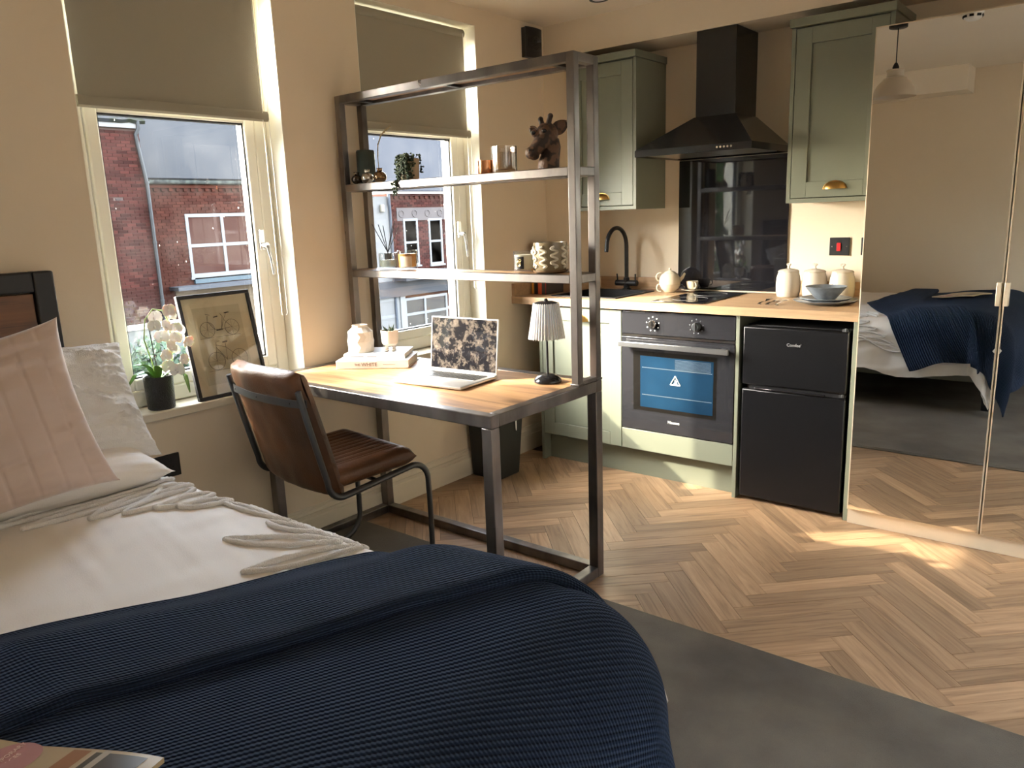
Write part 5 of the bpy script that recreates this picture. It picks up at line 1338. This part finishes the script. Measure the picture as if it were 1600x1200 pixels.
cpos = [(1.352, -0.125), (1.476, -0.118), (1.604, -0.118)]
clab = ['stone coloured lidded canister nearest the splashback', 'stone coloured lidded canister in the middle of three behind the bowl', 'stone coloured lidded canister nearest the wardrobe']
cn = None
for (x, y), lb in zip(cpos, clab):
    if cn is None:
        cn = thing('canister', lb, 'canister', (x, y, ZK), group='kitchen canisters')
        add('body', MB().lathe((0, 0, 0), [(0.050, 0), (0.053, 0.004), (0.057, 0.030), (0.058, 0.060), (0.055, 0.095), (0.049, 0.116), (0.048, 0.120)], 40), MT['greige'], cn, local=True, smooth=60)
        ld_ = add('lid', MB().lathe((0, 0, 0), [(0.0495, 0.1205), (0.0505, 0.124), (0.044, 0.130), (0.018, 0.136), (0.007, 0.138)], 36), MT['greige'], cn, local=True, smooth=60)
        m = MB().lathe((0, 0, 0), [(0.007, 0.137), (0.005, 0.146), (0.006, 0.150)], 14)
        m.ball((-0.005, 0, 0.156), (0.0075, 0.005, 0.006), 12, 8); m.ball((0.005, 0, 0.156), (0.0075, 0.005, 0.006), 12, 8); m.ball((0, 0, 0.151), (0.006, 0.005, 0.005), 12, 8)
        add('knob', m, MT['greige'], ld_, local=True, smooth=60, label='heart shaped knob')
    else: dup(cn, (x, y, ZK), None, lb)
bx, by = 1.602, -0.350
pz = ZK
for r_, lb in ((0.138, 'large blue grey dinner plate at the bottom'), (0.110, 'smaller blue grey plate under the bowl')):
    p_ = thing('plate', lb, 'plate', (bx, by, pz), group='blue grey plates')
    add('dish', MB().lathe((bx, by, pz), [(r_ * 0.60, 0), (r_ * 0.62, 0.002), (r_ * 0.90, 0.010), (r_, 0.017), (r_ * 0.99, 0.0195), (r_ * 0.88, 0.0135), (r_ * 0.62, 0.0055), (0.004, 0.0050)], 56), MT['blueglaze'], p_, smooth=60)
    pz += 0.0088
bw = thing('bowl', 'blue grey bowl on the stacked plates', 'bowl', (bx, by, pz - 0.0032))
BZ = pz - 0.0032
add('dish', MB().lathe((bx, by, BZ), [(0.036, 0), (0.038, 0.002), (0.046, 0.010), (0.089, 0.062), (0.0875, 0.0635), (0.044, 0.013), (0.004, 0.009)], 56), MT['blueglaze'], bw, smooth=60)

cut = M('cutlery_steel', (0.62, 0.60, 0.57), 0.16, 1.0)
ZC = ZK + 0.0046
def cutlery(name, lab, x0, y0, x1, y1, kind):
    o = thing(name, lab, 'cutlery', (x0, y0, ZC)); d = Vector((x1 - x0, y1 - y0, 0)); L = d.length; F = frame_m((x0, y0, ZC), d, (-d.y, d.x, 0))
    m = MB(); hw = lambda s: 0.0055 - 0.0025 * s
    m.grid(12, 2, lambda a, b: F @ Vector((a * L * 0.58, (2 * b - 1) * hw(a), 0.003 * math.sin(PI * a))), thick=0.0022)
    add('handle', m, cut, o)
    m = MB()
    if kind == 'knife': m.grid(12, 2, lambda a, b: F @ Vector((L * (0.58 + 0.42 * a), -0.003 + b * 0.014 * (1 - a ** 4), 0.0005)), thick=0.0014); nm = 'blade'
    elif kind == 'spoon': m.grid(14, 8, lambda a, b: F @ Vector((L * (0.58 + 0.42 * a), (2 * b - 1) * 0.017 * (math.sin(PI * min(1, max(0, (a - 0.35) / 0.65))) ** 0.6 if a > 0.36 else 0.17), 0.001 - 0.006 * (1 - (2 * b - 1) ** 2) * sstep(a, 0.35, 0.6) * (1 - a) * 1.5 + 0.004)), thick=0.0013); nm = 'bowl'
    else:
        nm = 'tines'
        m.grid(8, 4, lambda a, b: F @ Vector((L * (0.58 + 0.22 * a), (2 * b - 1) * (0.003 + 0.008 * a), 0.001 + 0.004 * a)), thick=0.0015)
        for k in range(4): m.tube([F @ Vector((L * 0.80, -0.009 + 0.006 * k, 0.005)), F @ Vector((L * 0.90, -0.009 + 0.006 * k, 0.003)), F @ Vector((L, -0.009 + 0.006 * k, 0.006))], 0.0014, 6)
    add(nm, m, cut, o); return o
cutlery('fork', 'steel fork lying on the worktop left of the knife', 1.352, -0.500, 1.340, -0.315, 'fork')
cutlery('knife', 'steel knife lying on the worktop between fork and spoon', 1.392, -0.508, 1.378, -0.310, 'knife')
cutlery('spoon', 'steel spoon lying on the worktop beside the plates', 1.436, -0.512, 1.418, -0.325, 'spoon')
for k, (x, y) in enumerate(((1.351, -0.485), (1.390, -0.490), (1.434, -0.494))):
    o = thing('cutlery_rest', ('small clear cutlery rest under the fork', 'small clear cutlery rest under the knife', 'small clear cutlery rest under the spoon')[k], 'cutlery rest', (x, y, ZK), group='clear cutlery rests')
    add('block', MB().box(x - 0.008, y - 0.006, ZK, x + 0.008, y + 0.006, ZK + 0.0030), M('crystal_%d' % k, (0.75, 0.72, 0.70), 0.08, trans=0.6), o, bevel=0.001)
ob = thing('oil_bottle', 'clear bottle of yellow oil half hidden by the wardrobe edge', 'bottle', (1.738, -0.150, ZK))
add('glass', MB().lathe((1.738, -0.150, ZK), [(0.028, 0), (0.030, 0.003), (0.030, 0.110), (0.026, 0.135), (0.012, 0.165), (0.011, 0.200), (0.013, 0.202), (0.013, 0.212)], 28), MT['thin'], ob, smooth=60)
add('oil', MB().lathe((1.738, -0.150, ZK), [(0.0265, 0.003), (0.028, 0.006), (0.028, 0.110), (0.024, 0.130)], 28), M('oil_yellow', (0.55, 0.42, 0.05), 0.2, sub=0.3), ob, smooth=60)
add('stopper', MB().cyl((1.738, -0.150, ZK + 0.2125), (1.738, -0.150, ZK + 0.230), 0.010, seg=16), MT['mango'], ob)

# cookery books leaning in the corner of the worktop
def stand_book(x0, w, h, d, col, lab, tilt=0.0):
    o = thing('cookery_book', lab, 'book', (x0, -0.390, ZK), group='cookery books in the worktop corner')
    F = Matrix.Translation((x0, -0.475, ZK)) @ Matrix.Rotation(tilt, 4, 'Y'); t = 0.002
    m = MB().box(0, 0, 0, t, d, h, F); m.box(w - t, 0, 0, w, d, h, F); m.box(t, 0, 0, w - t, t, h, F)
    add('cover', m, M('cover_' + lab.split()[0], col, 0.4), o, bevel=0.0008)
    add('pages', MB().box(t, t, 0.003, w - t, d - 0.004, h - 0.004, F), pap, o); return o, F
stand_book(0.032, 0.016, 0.245, 0.165, (0.62, 0.27, 0.03), 'orange slim cookery book at the wall end')
stand_book(0.0495, 0.024, 0.285, 0.165, (0.012, 0.011, 0.013), 'black tall cookery book between two orange ones')
stand_book(0.0755, 0.026, 0.215, 0.165, (0.56, 0.10, 0.03), 'red orange cookery book beside the tall black one')
o, F = stand_book(0.1035, 0.030, 0.190, 0.165, (0.045, 0.040, 0.040), 'charcoal cookery book with red back nearest the sink', 0.0)
add('spine_stripe', MB().box(0.024, -0.0006, 0.004, 0.029, -0.0001, 0.186, F), M('red_stripe', (0.35, 0.03, 0.03), 0.4), o)

# pedal bin under the desk
bn = thing('waste_bin', 'black tapered plastic waste bin against the skirting', 'bin', (0.125, -0.955, 0.0))
m = MB()
b0, t0 = [(0.030, -1.035), (0.215, -1.035), (0.215, -0.865), (0.030, -0.865)], [(0.021, -1.050), (0.240, -1.050), (0.240, -0.850), (0.021, -0.850)]
m.add([(x, y, 0.001) for x, y in b0] + [(x, y, 0.335) for x, y in t0], [(3, 2, 1, 0), (4, 5, 6, 7)] + [(k, (k + 1) % 4, 4 + (k + 1) % 4, 4 + k) for k in range(4)])
add('body', m, M('bin_plastic', (0.022, 0.024, 0.023), 0.45), bn, bevel=0.008, bseg=3)
add('rim', MB().box(0.020, -1.056, 0.336, 0.246, -0.846, 0.356), MT['blackplastic'], bn, bevel=0.006)
m = MB().tube([(0.021 + 0.008, -1.052, 0.320), (0.03, -1.066, 0.316), (0.05, -1.070, 0.300), (0.06, -1.064, 0.290)], 0.008, 8); add('handle_grip', m, MT['blackplastic'], bn)
m = MB().prism([(-0.925, 0.334), (-0.910, 0.334), (-0.914, 0.250), (-0.919, 0.250)], 0.2420, 0.2440, 'yz'); add('liner_tab', m, MT['white'], bn, label='white bin liner tab')
# ================================================================== the street outside
random.seed(21)
KL = 18.6957 / 10.6957
KR = 19.6957 / 11.2957
EL = lambda y, z: (-3.9405 + KL * (y + 3.9405), 1.3428 + KL * (z - 1.3428))
ER = lambda y, z: (-3.9405 + KR * (y + 3.9405), 1.3428 + KR * (z - 1.3428))
XL, XR = -16.0, -17.0
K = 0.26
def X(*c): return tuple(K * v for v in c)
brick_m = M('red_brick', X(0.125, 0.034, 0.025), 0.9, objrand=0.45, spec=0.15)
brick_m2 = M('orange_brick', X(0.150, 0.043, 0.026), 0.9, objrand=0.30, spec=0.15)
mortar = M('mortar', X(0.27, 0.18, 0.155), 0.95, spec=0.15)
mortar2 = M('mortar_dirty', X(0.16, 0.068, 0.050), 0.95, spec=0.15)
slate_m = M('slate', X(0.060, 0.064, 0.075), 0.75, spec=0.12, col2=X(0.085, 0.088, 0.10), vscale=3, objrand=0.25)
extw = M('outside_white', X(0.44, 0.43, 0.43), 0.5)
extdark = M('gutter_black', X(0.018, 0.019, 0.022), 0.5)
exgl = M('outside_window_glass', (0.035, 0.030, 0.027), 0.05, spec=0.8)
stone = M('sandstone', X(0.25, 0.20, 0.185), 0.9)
gr = S('ground', MB().box(-40, -40, -3.6, -0.30, 40, -3.4), M('tarmac', X(0.07, 0.07, 0.072), 0.95), 'grey street surface below the windows', 'street', smooth=0)

def brick_wall(parent, X, y0, y1, z0, z1, mat, vis, holes=(), limit=300, course=0.0752, pitch=0.2255, name='brick'):
    """running bond; the bricks inside the rectangle vis are objects, the others one joined part"""
    bl, bh, t = pitch - 0.012, course - 0.012, 0.016
    me = mesh_of(name, MB().box(-t, -bl / 2, -bh / 2, 0, bl / 2, bh / 2), mat, 0)
    rest = MB(); n = 0; row = 0; z = z0
    loc = Vector(MOF[parent.name].translation); cand = []
    while z + course <= z1 + 1e-6:
        y = y0 - (pitch / 2 if row % 2 else 0)
        while y < y1:
            a, b = max(y + 0.006, y0), min(y + pitch - 0.006, y1)
            cy, cz = (a + b) / 2, z + course / 2
            if b - a > 0.03 and not any(h[0] - 0.02 < cy < h[1] + 0.02 and h[2] - 0.02 < cz < h[3] + 0.02 for h in holes): cand.append((a, b, cy, cz))
            y += pitch
        row += 1; z += course
    for a, b, cy, cz in cand:
        dx = random.uniform(0, 0.004)
        if vis[0] < cy < vis[1] and vis[2] < cz < vis[3] and n < limit:
            n += 1; sc = (1, (b - a) / bl, 1)
            place(name, me, Vector((X + t + dx, cy, cz)) - loc, (0, 0, 0), parent, sc)
        else: rest.box(X, a, cz - bh / 2, X + t + dx, b, cz + bh / 2)
    if rest.v: add('brickwork', rest, mat, parent, kind='stuff', smooth=0)

def sash(parent, X, y0, y1, z0, z1, mull=(), trans=(), fr=0.07, recess=0.05, name='window', mat=None):
    f = mat or extw
    m = MB(); xf, xb = X + 0.01, X - recess
    m.box(xb, y0, z0, xf, y0 + fr, z1); m.box(xb, y1 - fr, z0, xf, y1, z1); m.box(xb, y0 + fr, z0, xf, y1 - fr, z0 + fr); m.box(xb, y0 + fr, z1 - fr, xf, y1 - fr, z1)
    for q in mull: m.box(xb, q - fr / 2, z0 + fr, xf, q + fr / 2, z1 - fr)
    for q in trans: m.box(xb, y0 + fr, q - fr / 2, xf - 0.004, y1 - fr, q + fr / 2)
    w = add(name, m, f, parent, smooth=0)
    ysp = [y0 + fr] + sorted(mull) + [y1 - fr]; zsp = [z0 + fr] + sorted(trans) + [z1 - fr]
    for i in range(len(ysp) - 1):
        for j in range(len(zsp) - 1): add('pane', MB().box(xb + 0.012, ysp[i], zsp[j], xb + 0.02, ysp[i + 1], zsp[j + 1]), exgl, w, smooth=0)
    m = MB().box(X, y0 - 0.04, z0 - 0.06, X + 0.06, y1 + 0.04, z0 - 0.001); add('sill', m, f, w, smooth=0)
    return w

def slates(parent, x0, z0, y0, y1, rows, cols, pitch_deg, exposure, limit=300):
    """courses of slates laid up the slope that starts at the eaves x0,z0 and rises away from the street"""
    w = (y1 - y0) / cols; a = R(pitch_deg); ln = exposure * 1.25; loc = Vector(MOF[parent.name].translation)
    me = mesh_of('slate', MB().box(-ln, -w / 2 + 0.005, 0, 0, w / 2 - 0.005, 0.022), slate_m, 0)
    for r_ in range(rows):
        for c_ in range(cols):
            y = y0 + (c_ + 0.5 + (0.5 if r_ % 2 else 0)) * w
            if y > y1 + 0.01: continue
            d = r_ * exposure
            place('slate', me, Vector((x0 - d * math.cos(a), y, z0 + d * math.sin(a) + 0.004 + random.uniform(0, 0.004))) - loc, (0, a - R(2.6), random.uniform(-0.008, 0.008)), parent)
    return a

# nearer brick house on the left of the first window
lh = thing('brick_house', 'red brick gable house with a white fascia, nearest in the bedside window', 'house', (XL, 4.0, -3.4))
yr, zf = EL(1.405, 2.66)
ya = 1.0
W1 = (EL(0.30, 0)[0], EL(0.815, 0)[0], EL(0, 1.03)[1], EL(0, 1.76)[1])
W0 = (EL(0.30, 0)[0], EL(0.70, 0)[0], EL(0, 2.56)[1], EL(0, 3.2)[1])
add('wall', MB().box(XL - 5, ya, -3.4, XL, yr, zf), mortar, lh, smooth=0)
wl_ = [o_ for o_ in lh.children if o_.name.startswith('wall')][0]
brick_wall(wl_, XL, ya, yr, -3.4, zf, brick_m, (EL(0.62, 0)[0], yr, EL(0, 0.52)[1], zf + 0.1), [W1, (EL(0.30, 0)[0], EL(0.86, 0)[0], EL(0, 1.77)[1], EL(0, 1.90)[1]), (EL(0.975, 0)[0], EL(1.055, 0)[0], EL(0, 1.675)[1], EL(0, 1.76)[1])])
add('fascia', MB().box(XL - 0.1, EL(0.74, 0)[0], zf, XL + 0.10, yr - 0.02, EL(0, 2.735)[1]), M('old_white_board', X(0.50, 0.47, 0.44), 0.8), lh, smooth=0)
moss = M('mossy_slate', X(0.075, 0.078, 0.085), 0.95, spec=0.1, col2=X(0.045, 0.052, 0.030), vscale=5, bump=1.0, bscale=20)
m = MB().grid(26, 5, lambda a, b: (XL + 0.16 - 2.4 * b, ya + (yr + 0.12 - ya) * a, EL(0, 2.76)[1] + 1.35 * b + 0.05 * nz(a * 18, b * 7, 3)), thick=0.08); add('roof', m, moss, lh, smooth=30)
m = MB()
m.tube([(XL + 0.12, yr - 0.05, EL(0, 2.76)[1]), (XL + 0.12, yr - 0.05, EL(0, 2.66)[1]), (XL + 0.09, yr - 0.12, EL(0, 2.58)[1]), (XL + 0.09, yr - 0.10, EL(0, 2.45)[1]), (XL + 0.09, yr + 0.005, EL(0, 1.95)[1]), (XL + 0.09, yr + 0.01, -3.35)], 0.045, 10)
for z in (2.4, 1.0, -0.4): m.cyl((XL + 0.09, yr + 0.005, z), (XL + 0.09, yr + 0.005, z + 0.05), 0.06, seg=10)
add('drainpipe', m, extdark, lh, smooth=60)
sash(lh, XL + 0.02, *W1[:2], *W1[2:], trans=((W1[2] + W1[3]) / 2 - 0.1,), recess=0.06)
add('lintel', MB().box(XL, EL(0.30, 0)[0], EL(0, 1.775)[1], XL + 0.02, EL(0.855, 0)[0], EL(0, 1.895)[1]), M('stone_lintel', X(0.42, 0.39, 0.38), 0.9), lh, smooth=0)
sash(lh, XL + 0.03, *W0[:2], *W0[2:], recess=0.06, name='dormer_window')
m = MB()
for k in range(3): m.box(XL, EL(0.975, 0)[0] + 0.01, EL(0, 1.68)[1] + k * 0.048, XL + 0.012, EL(1.055, 0)[0] - 0.01, EL(0, 1.68)[1] + k * 0.048 + 0.036)
add('air_brick', m, M('air_brick_grey', X(0.10, 0.07, 0.06), 0.9), lh, smooth=0)

# slate roofed brick building next to it
rh = thing('slate_roofed_building', 'orange brick building with grey slate roof and white shop window', 'building', (XR, 7.0, -3.4))
y0r, y1r = ER(1.55, 0)[0], ER(4.6, 0)[0]
zt_ = ER(0, 1.985)[1]
WN = (ER(2.238, 0)[0], ER(3.42, 0)[0], ER(0, 0.60)[1], ER(0, 1.545)[1])
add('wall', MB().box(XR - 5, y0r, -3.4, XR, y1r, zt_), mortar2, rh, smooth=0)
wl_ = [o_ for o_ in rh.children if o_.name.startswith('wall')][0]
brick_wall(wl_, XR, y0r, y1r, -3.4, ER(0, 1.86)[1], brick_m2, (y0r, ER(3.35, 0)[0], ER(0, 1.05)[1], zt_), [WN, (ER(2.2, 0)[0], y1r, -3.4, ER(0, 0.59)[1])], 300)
den = mesh_of('dentil_brick', MB().box(0, -0.05, 0, 0.055, 0.05, 0.075), brick_m2, 0)
k = 0
while y0r + 0.1 + k * 0.2 < ER(3.6, 0)[0]:
    place('dentil_brick', den, Vector((XR, y0r + 0.1 + k * 0.2, ER(0, 1.875)[1])) - Vector(rh.location), (0, 0, 0), rh); k += 1
add('eaves_course', MB().box(XR, y0r, ER(0, 1.925)[1], XR + 0.06, y1r, zt_), brick_m2, rh, smooth=0)
m = MB().tube([(XR + 0.14, y0r + 0.28, ER(0, 2.01)[1]), (XR + 0.14, y1r, ER(0, 2.015)[1])], 0.065, 10); add('gutter', m, M('mossy_gutter', X(0.03, 0.032, 0.03), 0.9, col2=(0.05, 0.055, 0.045), vscale=6), rh)
zr0 = ER(0, 2.045)[1]
PITCH = 40
aa_ = R(PITCH)
m = MB().grid(1, 1, lambda a, b: (XR + 0.20 - 5.2 * b * math.cos(aa_), y0r + (y1r - y0r) * a, zr0 - 0.012 + 5.2 * b * math.sin(aa_)), thick=-0.05); rf_ = add('roof', m, M('roof_felt', X(0.03, 0.032, 0.036), 0.9), rh, smooth=0)
slates(rf_, XR + 0.22, zr0, y0r, ER(3.75, 0)[0], 19, 14, PITCH, 0.235)
sash(rh, XR + 0.02, *WN[:2], *WN[2:], mull=(ER(2.842, 0)[0],), trans=(ER(0, 1.071)[1],), fr=0.085)
add('shop_sign', MB().box(XR, ER(2.27, 0)[0], ER(0, 0.50)[1], XR + 0.08, y1r, ER(0, 0.585)[1]), M('blue_sign', X(0.10, 0.17, 0.21), 0.6), rh, smooth=0)
add('lead_canopy', MB().box(XR, ER(1.86, 0)[0], ER(0, 0.43)[1], XR + 0.5, y1r, ER(0, 0.485)[1]), M('lead', X(0.13, 0.14, 0.165), 0.8), rh, smooth=0)
add('shop_front', MB().box(XR - 0.02, ER(1.95, 0)[0], -3.39, XR + 0.03, y1r, ER(0, 0.43)[1]), M('shop_timber', X(0.30, 0.19, 0.09), 0.7), rh, smooth=0)

# further along the street, seen through the shelves
sb = thing('shop_building', 'rendered and red brick shop building with tall white sash windows', 'building', (XR, 14.5, -3.4))
y0s, ym, y1s = ER(5.75, 0)[0], ER(6.325, 0)[0], ER(11.0, 0)[0]
zs_ = ER(0, 1.845)[1]
add('rendered_panel', MB().box(XR - 4, y0s, -3.39, XR + 0.05, ym, ER(0, 1.792)[1]), M('white_render', X(0.42, 0.40, 0.38), 0.9), sb, smooth=0)
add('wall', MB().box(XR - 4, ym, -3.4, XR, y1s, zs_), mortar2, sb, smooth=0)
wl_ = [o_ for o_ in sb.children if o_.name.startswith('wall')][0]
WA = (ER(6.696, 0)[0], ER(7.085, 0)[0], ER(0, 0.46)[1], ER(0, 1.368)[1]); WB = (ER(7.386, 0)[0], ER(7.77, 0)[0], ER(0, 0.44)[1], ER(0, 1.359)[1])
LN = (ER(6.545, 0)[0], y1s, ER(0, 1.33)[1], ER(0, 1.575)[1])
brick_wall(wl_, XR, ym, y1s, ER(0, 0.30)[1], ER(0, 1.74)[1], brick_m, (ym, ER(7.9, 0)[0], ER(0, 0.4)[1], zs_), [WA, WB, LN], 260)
add('lintel', MB().box(XR - 0.01, LN[0], LN[2], XR + 0.03, LN[1], LN[3]), stone, sb, smooth=0)
m = MB()
for q in range(6):
    yc = LN[0] + 0.20 + q * 0.62
    m.tube([(XR + 0.035, yc + 0.11 * math.cos(2 * PI * k / 16), (LN[2] + LN[3]) / 2 + 0.02 + 0.11 * math.sin(2 * PI * k / 16)) for k in range(16)], 0.018, 6, True)
add('stone_roundel', m, stone, sb)
for wd_ in (WA, WB): sash(sb, XR + 0.03, *wd_[:2], *wd_[2:], trans=(ER(0, 0.908)[1],), fr=0.075)
k = 0
while ym + 0.12 + k * 0.24 < y1s:
    place('dentil_brick', den, Vector((XR, ym + 0.12 + k * 0.24, ER(0, 1.745)[1])) - Vector(sb.location), (0, 0, 0), sb, (1, 1.2, 1.4)); k += 1
add('eaves_course', MB().box(XR, ym, ER(0, 1.80)[1], XR + 0.07, y1s, zs_), brick_m, sb, smooth=0)
add('wall_light', MB().lathe((XR + 0.13, ER(6.13, 0)[0], ER(0, 1.50)[1]), [(0.05, 0), (0.075, 0.02), (0.075, 0.22), (0.05, 0.25)], 14), M('lamp_cream', X(0.50, 0.45, 0.33), 0.5), sb)
m = MB().tube([(XR + 0.12, ym - 0.02, zs_), (XR + 0.12, ym - 0.02, ER(0, 1.66)[1]), (XR + 0.08, ym + 0.03, ER(0, 1.60)[1]), (XR + 0.08, ym + 0.03, -3.3)], 0.05, 8); add('drainpipe', m, M('pipe_grey', X(0.16, 0.18, 0.22), 0.6), sb)
zr1 = zs_ + 0.06
m = MB().grid(1, 1, lambda a, b: (XR + 0.18 - 6.0 * b * math.cos(aa_), y0s + (y1s - y0s) * a, zr1 - 0.012 + 6.0 * b * math.sin(aa_)), thick=-0.05); rf_ = add('roof', m, M('roof_felt_far', X(0.04, 0.042, 0.055), 0.9), sb, smooth=0)
slates(rf_, XR + 0.20, zr1, y0s, ER(8.1, 0)[0], 21, 14, PITCH, 0.235)
zs2 = ER(0, 0.34)[1]
add('lead_canopy', MB().box(XR, ym, ER(0, 0.20)[1], XR + 0.7, y1s, zs2), M('slate_canopy', X(0.06, 0.06, 0.075), 0.8), sb, smooth=0)
add('cornice_board', MB().box(XR, y0s, ER(0, -0.11)[1], XR + 0.2, y1s, ER(0, 0.195)[1]), M('dark_fascia', X(0.055, 0.055, 0.07), 0.7), sb, smooth=0)
sash(sb, XR + 0.06, ER(5.80, 0)[0], ER(6.45, 0)[0], ER(0, -0.95)[1], ER(0, -0.12)[1], trans=(ER(0, -0.48)[1],), fr=0.11)
sash(sb, XR + 0.06, ER(6.58, 0)[0], ER(7.80, 0)[0], ER(0, -0.95)[1], ER(0, -0.17)[1], mull=(ER(7.15, 0)[0],), trans=(ER(0, -0.50)[1],), fr=0.09)
add('door_post', MB().box(XR, ER(6.45, 0)[0], -3.3, XR + 0.12, ER(6.58, 0)[0], ER(0, -0.11)[1]), extw, sb, smooth=0)

# planting outside: a yard wall with shrubs, and street trees
def bush(name, c, rad, n, leaf, label, trunk=None, seed=0, sz=0.16, cat='shrub', group=None):
    rnd = random.Random(seed); o = thing(name, label, cat, (c[0], c[1], -3.4), group=group); m = MB()
    for k in range(n):
        d = Vector((rnd.gauss(0, 1), rnd.gauss(0, 1), rnd.gauss(0, 1))).normalized() * (rnd.random() ** 0.45)
        p = Vector(c) + Vector((d.x * rad[0], d.y * rad[1], d.z * rad[2])); q = Euler((rnd.uniform(0, 6.3), rnd.uniform(0, 6.3), rnd.uniform(0, 6.3))).to_matrix(); s = sz * rnd.uniform(0.6, 1.3)
        m.add([p + q @ Vector(v) * s for v in ((-0.5, 0, 0), (0, -0.28, 0.06), (0.5, 0, 0), (0, 0.28, 0.06))], [(0, 1, 2), (0, 2, 3)])
    add('foliage', m, leaf, o, kind='stuff', smooth=0)
    tb = MB().cyl((c[0], c[1], -3.4), (c[0], c[1], c[2]), 0.16 if trunk else 0.06, 0.08 if trunk else 0.03, 10); add('trunk', tb, M('bark', (0.06, 0.045, 0.035), 0.9), o); return o
lf1 = M('shrub_leaf', (0.055, 0.095, 0.045), 0.6, objrand=0.0, col2=(0.03, 0.05, 0.03), vscale=2)
lf2 = M('tree_leaf', (0.12, 0.20, 0.05), 0.6, col2=(0.06, 0.12, 0.03), vscale=1)
zb = EL(0, 0.30)[1]
yw_ = thing('yard_wall', 'low rendered yard wall in front of the brick house', 'wall', (-14.6, 3.0, -3.4))
add('body', MB().box(-14.75, -4, -3.4, -14.5, 5.6, zb - 0.35), M('yard_render', (0.10, 0.10, 0.09), 0.95), yw_, smooth=0)
add('coping', MB().box(-14.80, -4, zb - 0.35, -14.44, 5.6, zb - 0.27), M('coping_stone', (0.32, 0.29, 0.24), 0.9), yw_, smooth=0)
for k, (y, z, r_) in enumerate(((2.6, -1.6, 0.9), (3.7, -1.5, 0.9), (4.8, -1.7, 0.9), (5.9, -1.8, 0.9))):
    bush('garden_shrub', (-13.3, y, z), (0.6, r_ * 0.55, 0.7), 700, lf1, 'dark green shrub growing outside below the bedside window', seed=k, group='shrubs outside the bedside window')
bush('street_tree', (-7.5, -18.0, 2.4), (3.0, 3.2, 3.0), 3500, lf2, 'leafy green street tree seen reflected in the splashback', True, 40, 0.5, 'tree', 'street trees reflected in the splashback')
bush('street_tree', (-15.5, -24.5, 2.8), (3.0, 3.2, 3.4), 3500, lf2, 'leafy green street tree seen reflected in the splashback', True, 41, 0.5, 'tree', 'street trees reflected in the splashback')


# unseen house added behind the camera; its dark facade sets the bounced fill light
cy = thing('added_courtyard_house', 'dark house added behind the camera to set the fill light', 'house', (16.0, -3.0, -3.4))
add('facade', MB().box(15.0, -16, -3.39, 19.0, 10, 9.0), M('added_house_brick', (0.058, 0.053, 0.047), 0.9, spec=0.1), cy, smooth=0)
for y in (-9.0, -5.0, -1.0, 3.0): sash(cy, 14.985, y, y + 1.1, 0.4, 2.0, trans=(1.2,), fr=0.08, recess=0.0)
S('ground_courtyard', MB().box(4.6, -20, -3.6, 40, 20, -3.4), M('courtyard_paving', (0.10, 0.09, 0.08), 0.9), 'paving behind the building', 'paving', smooth=0)
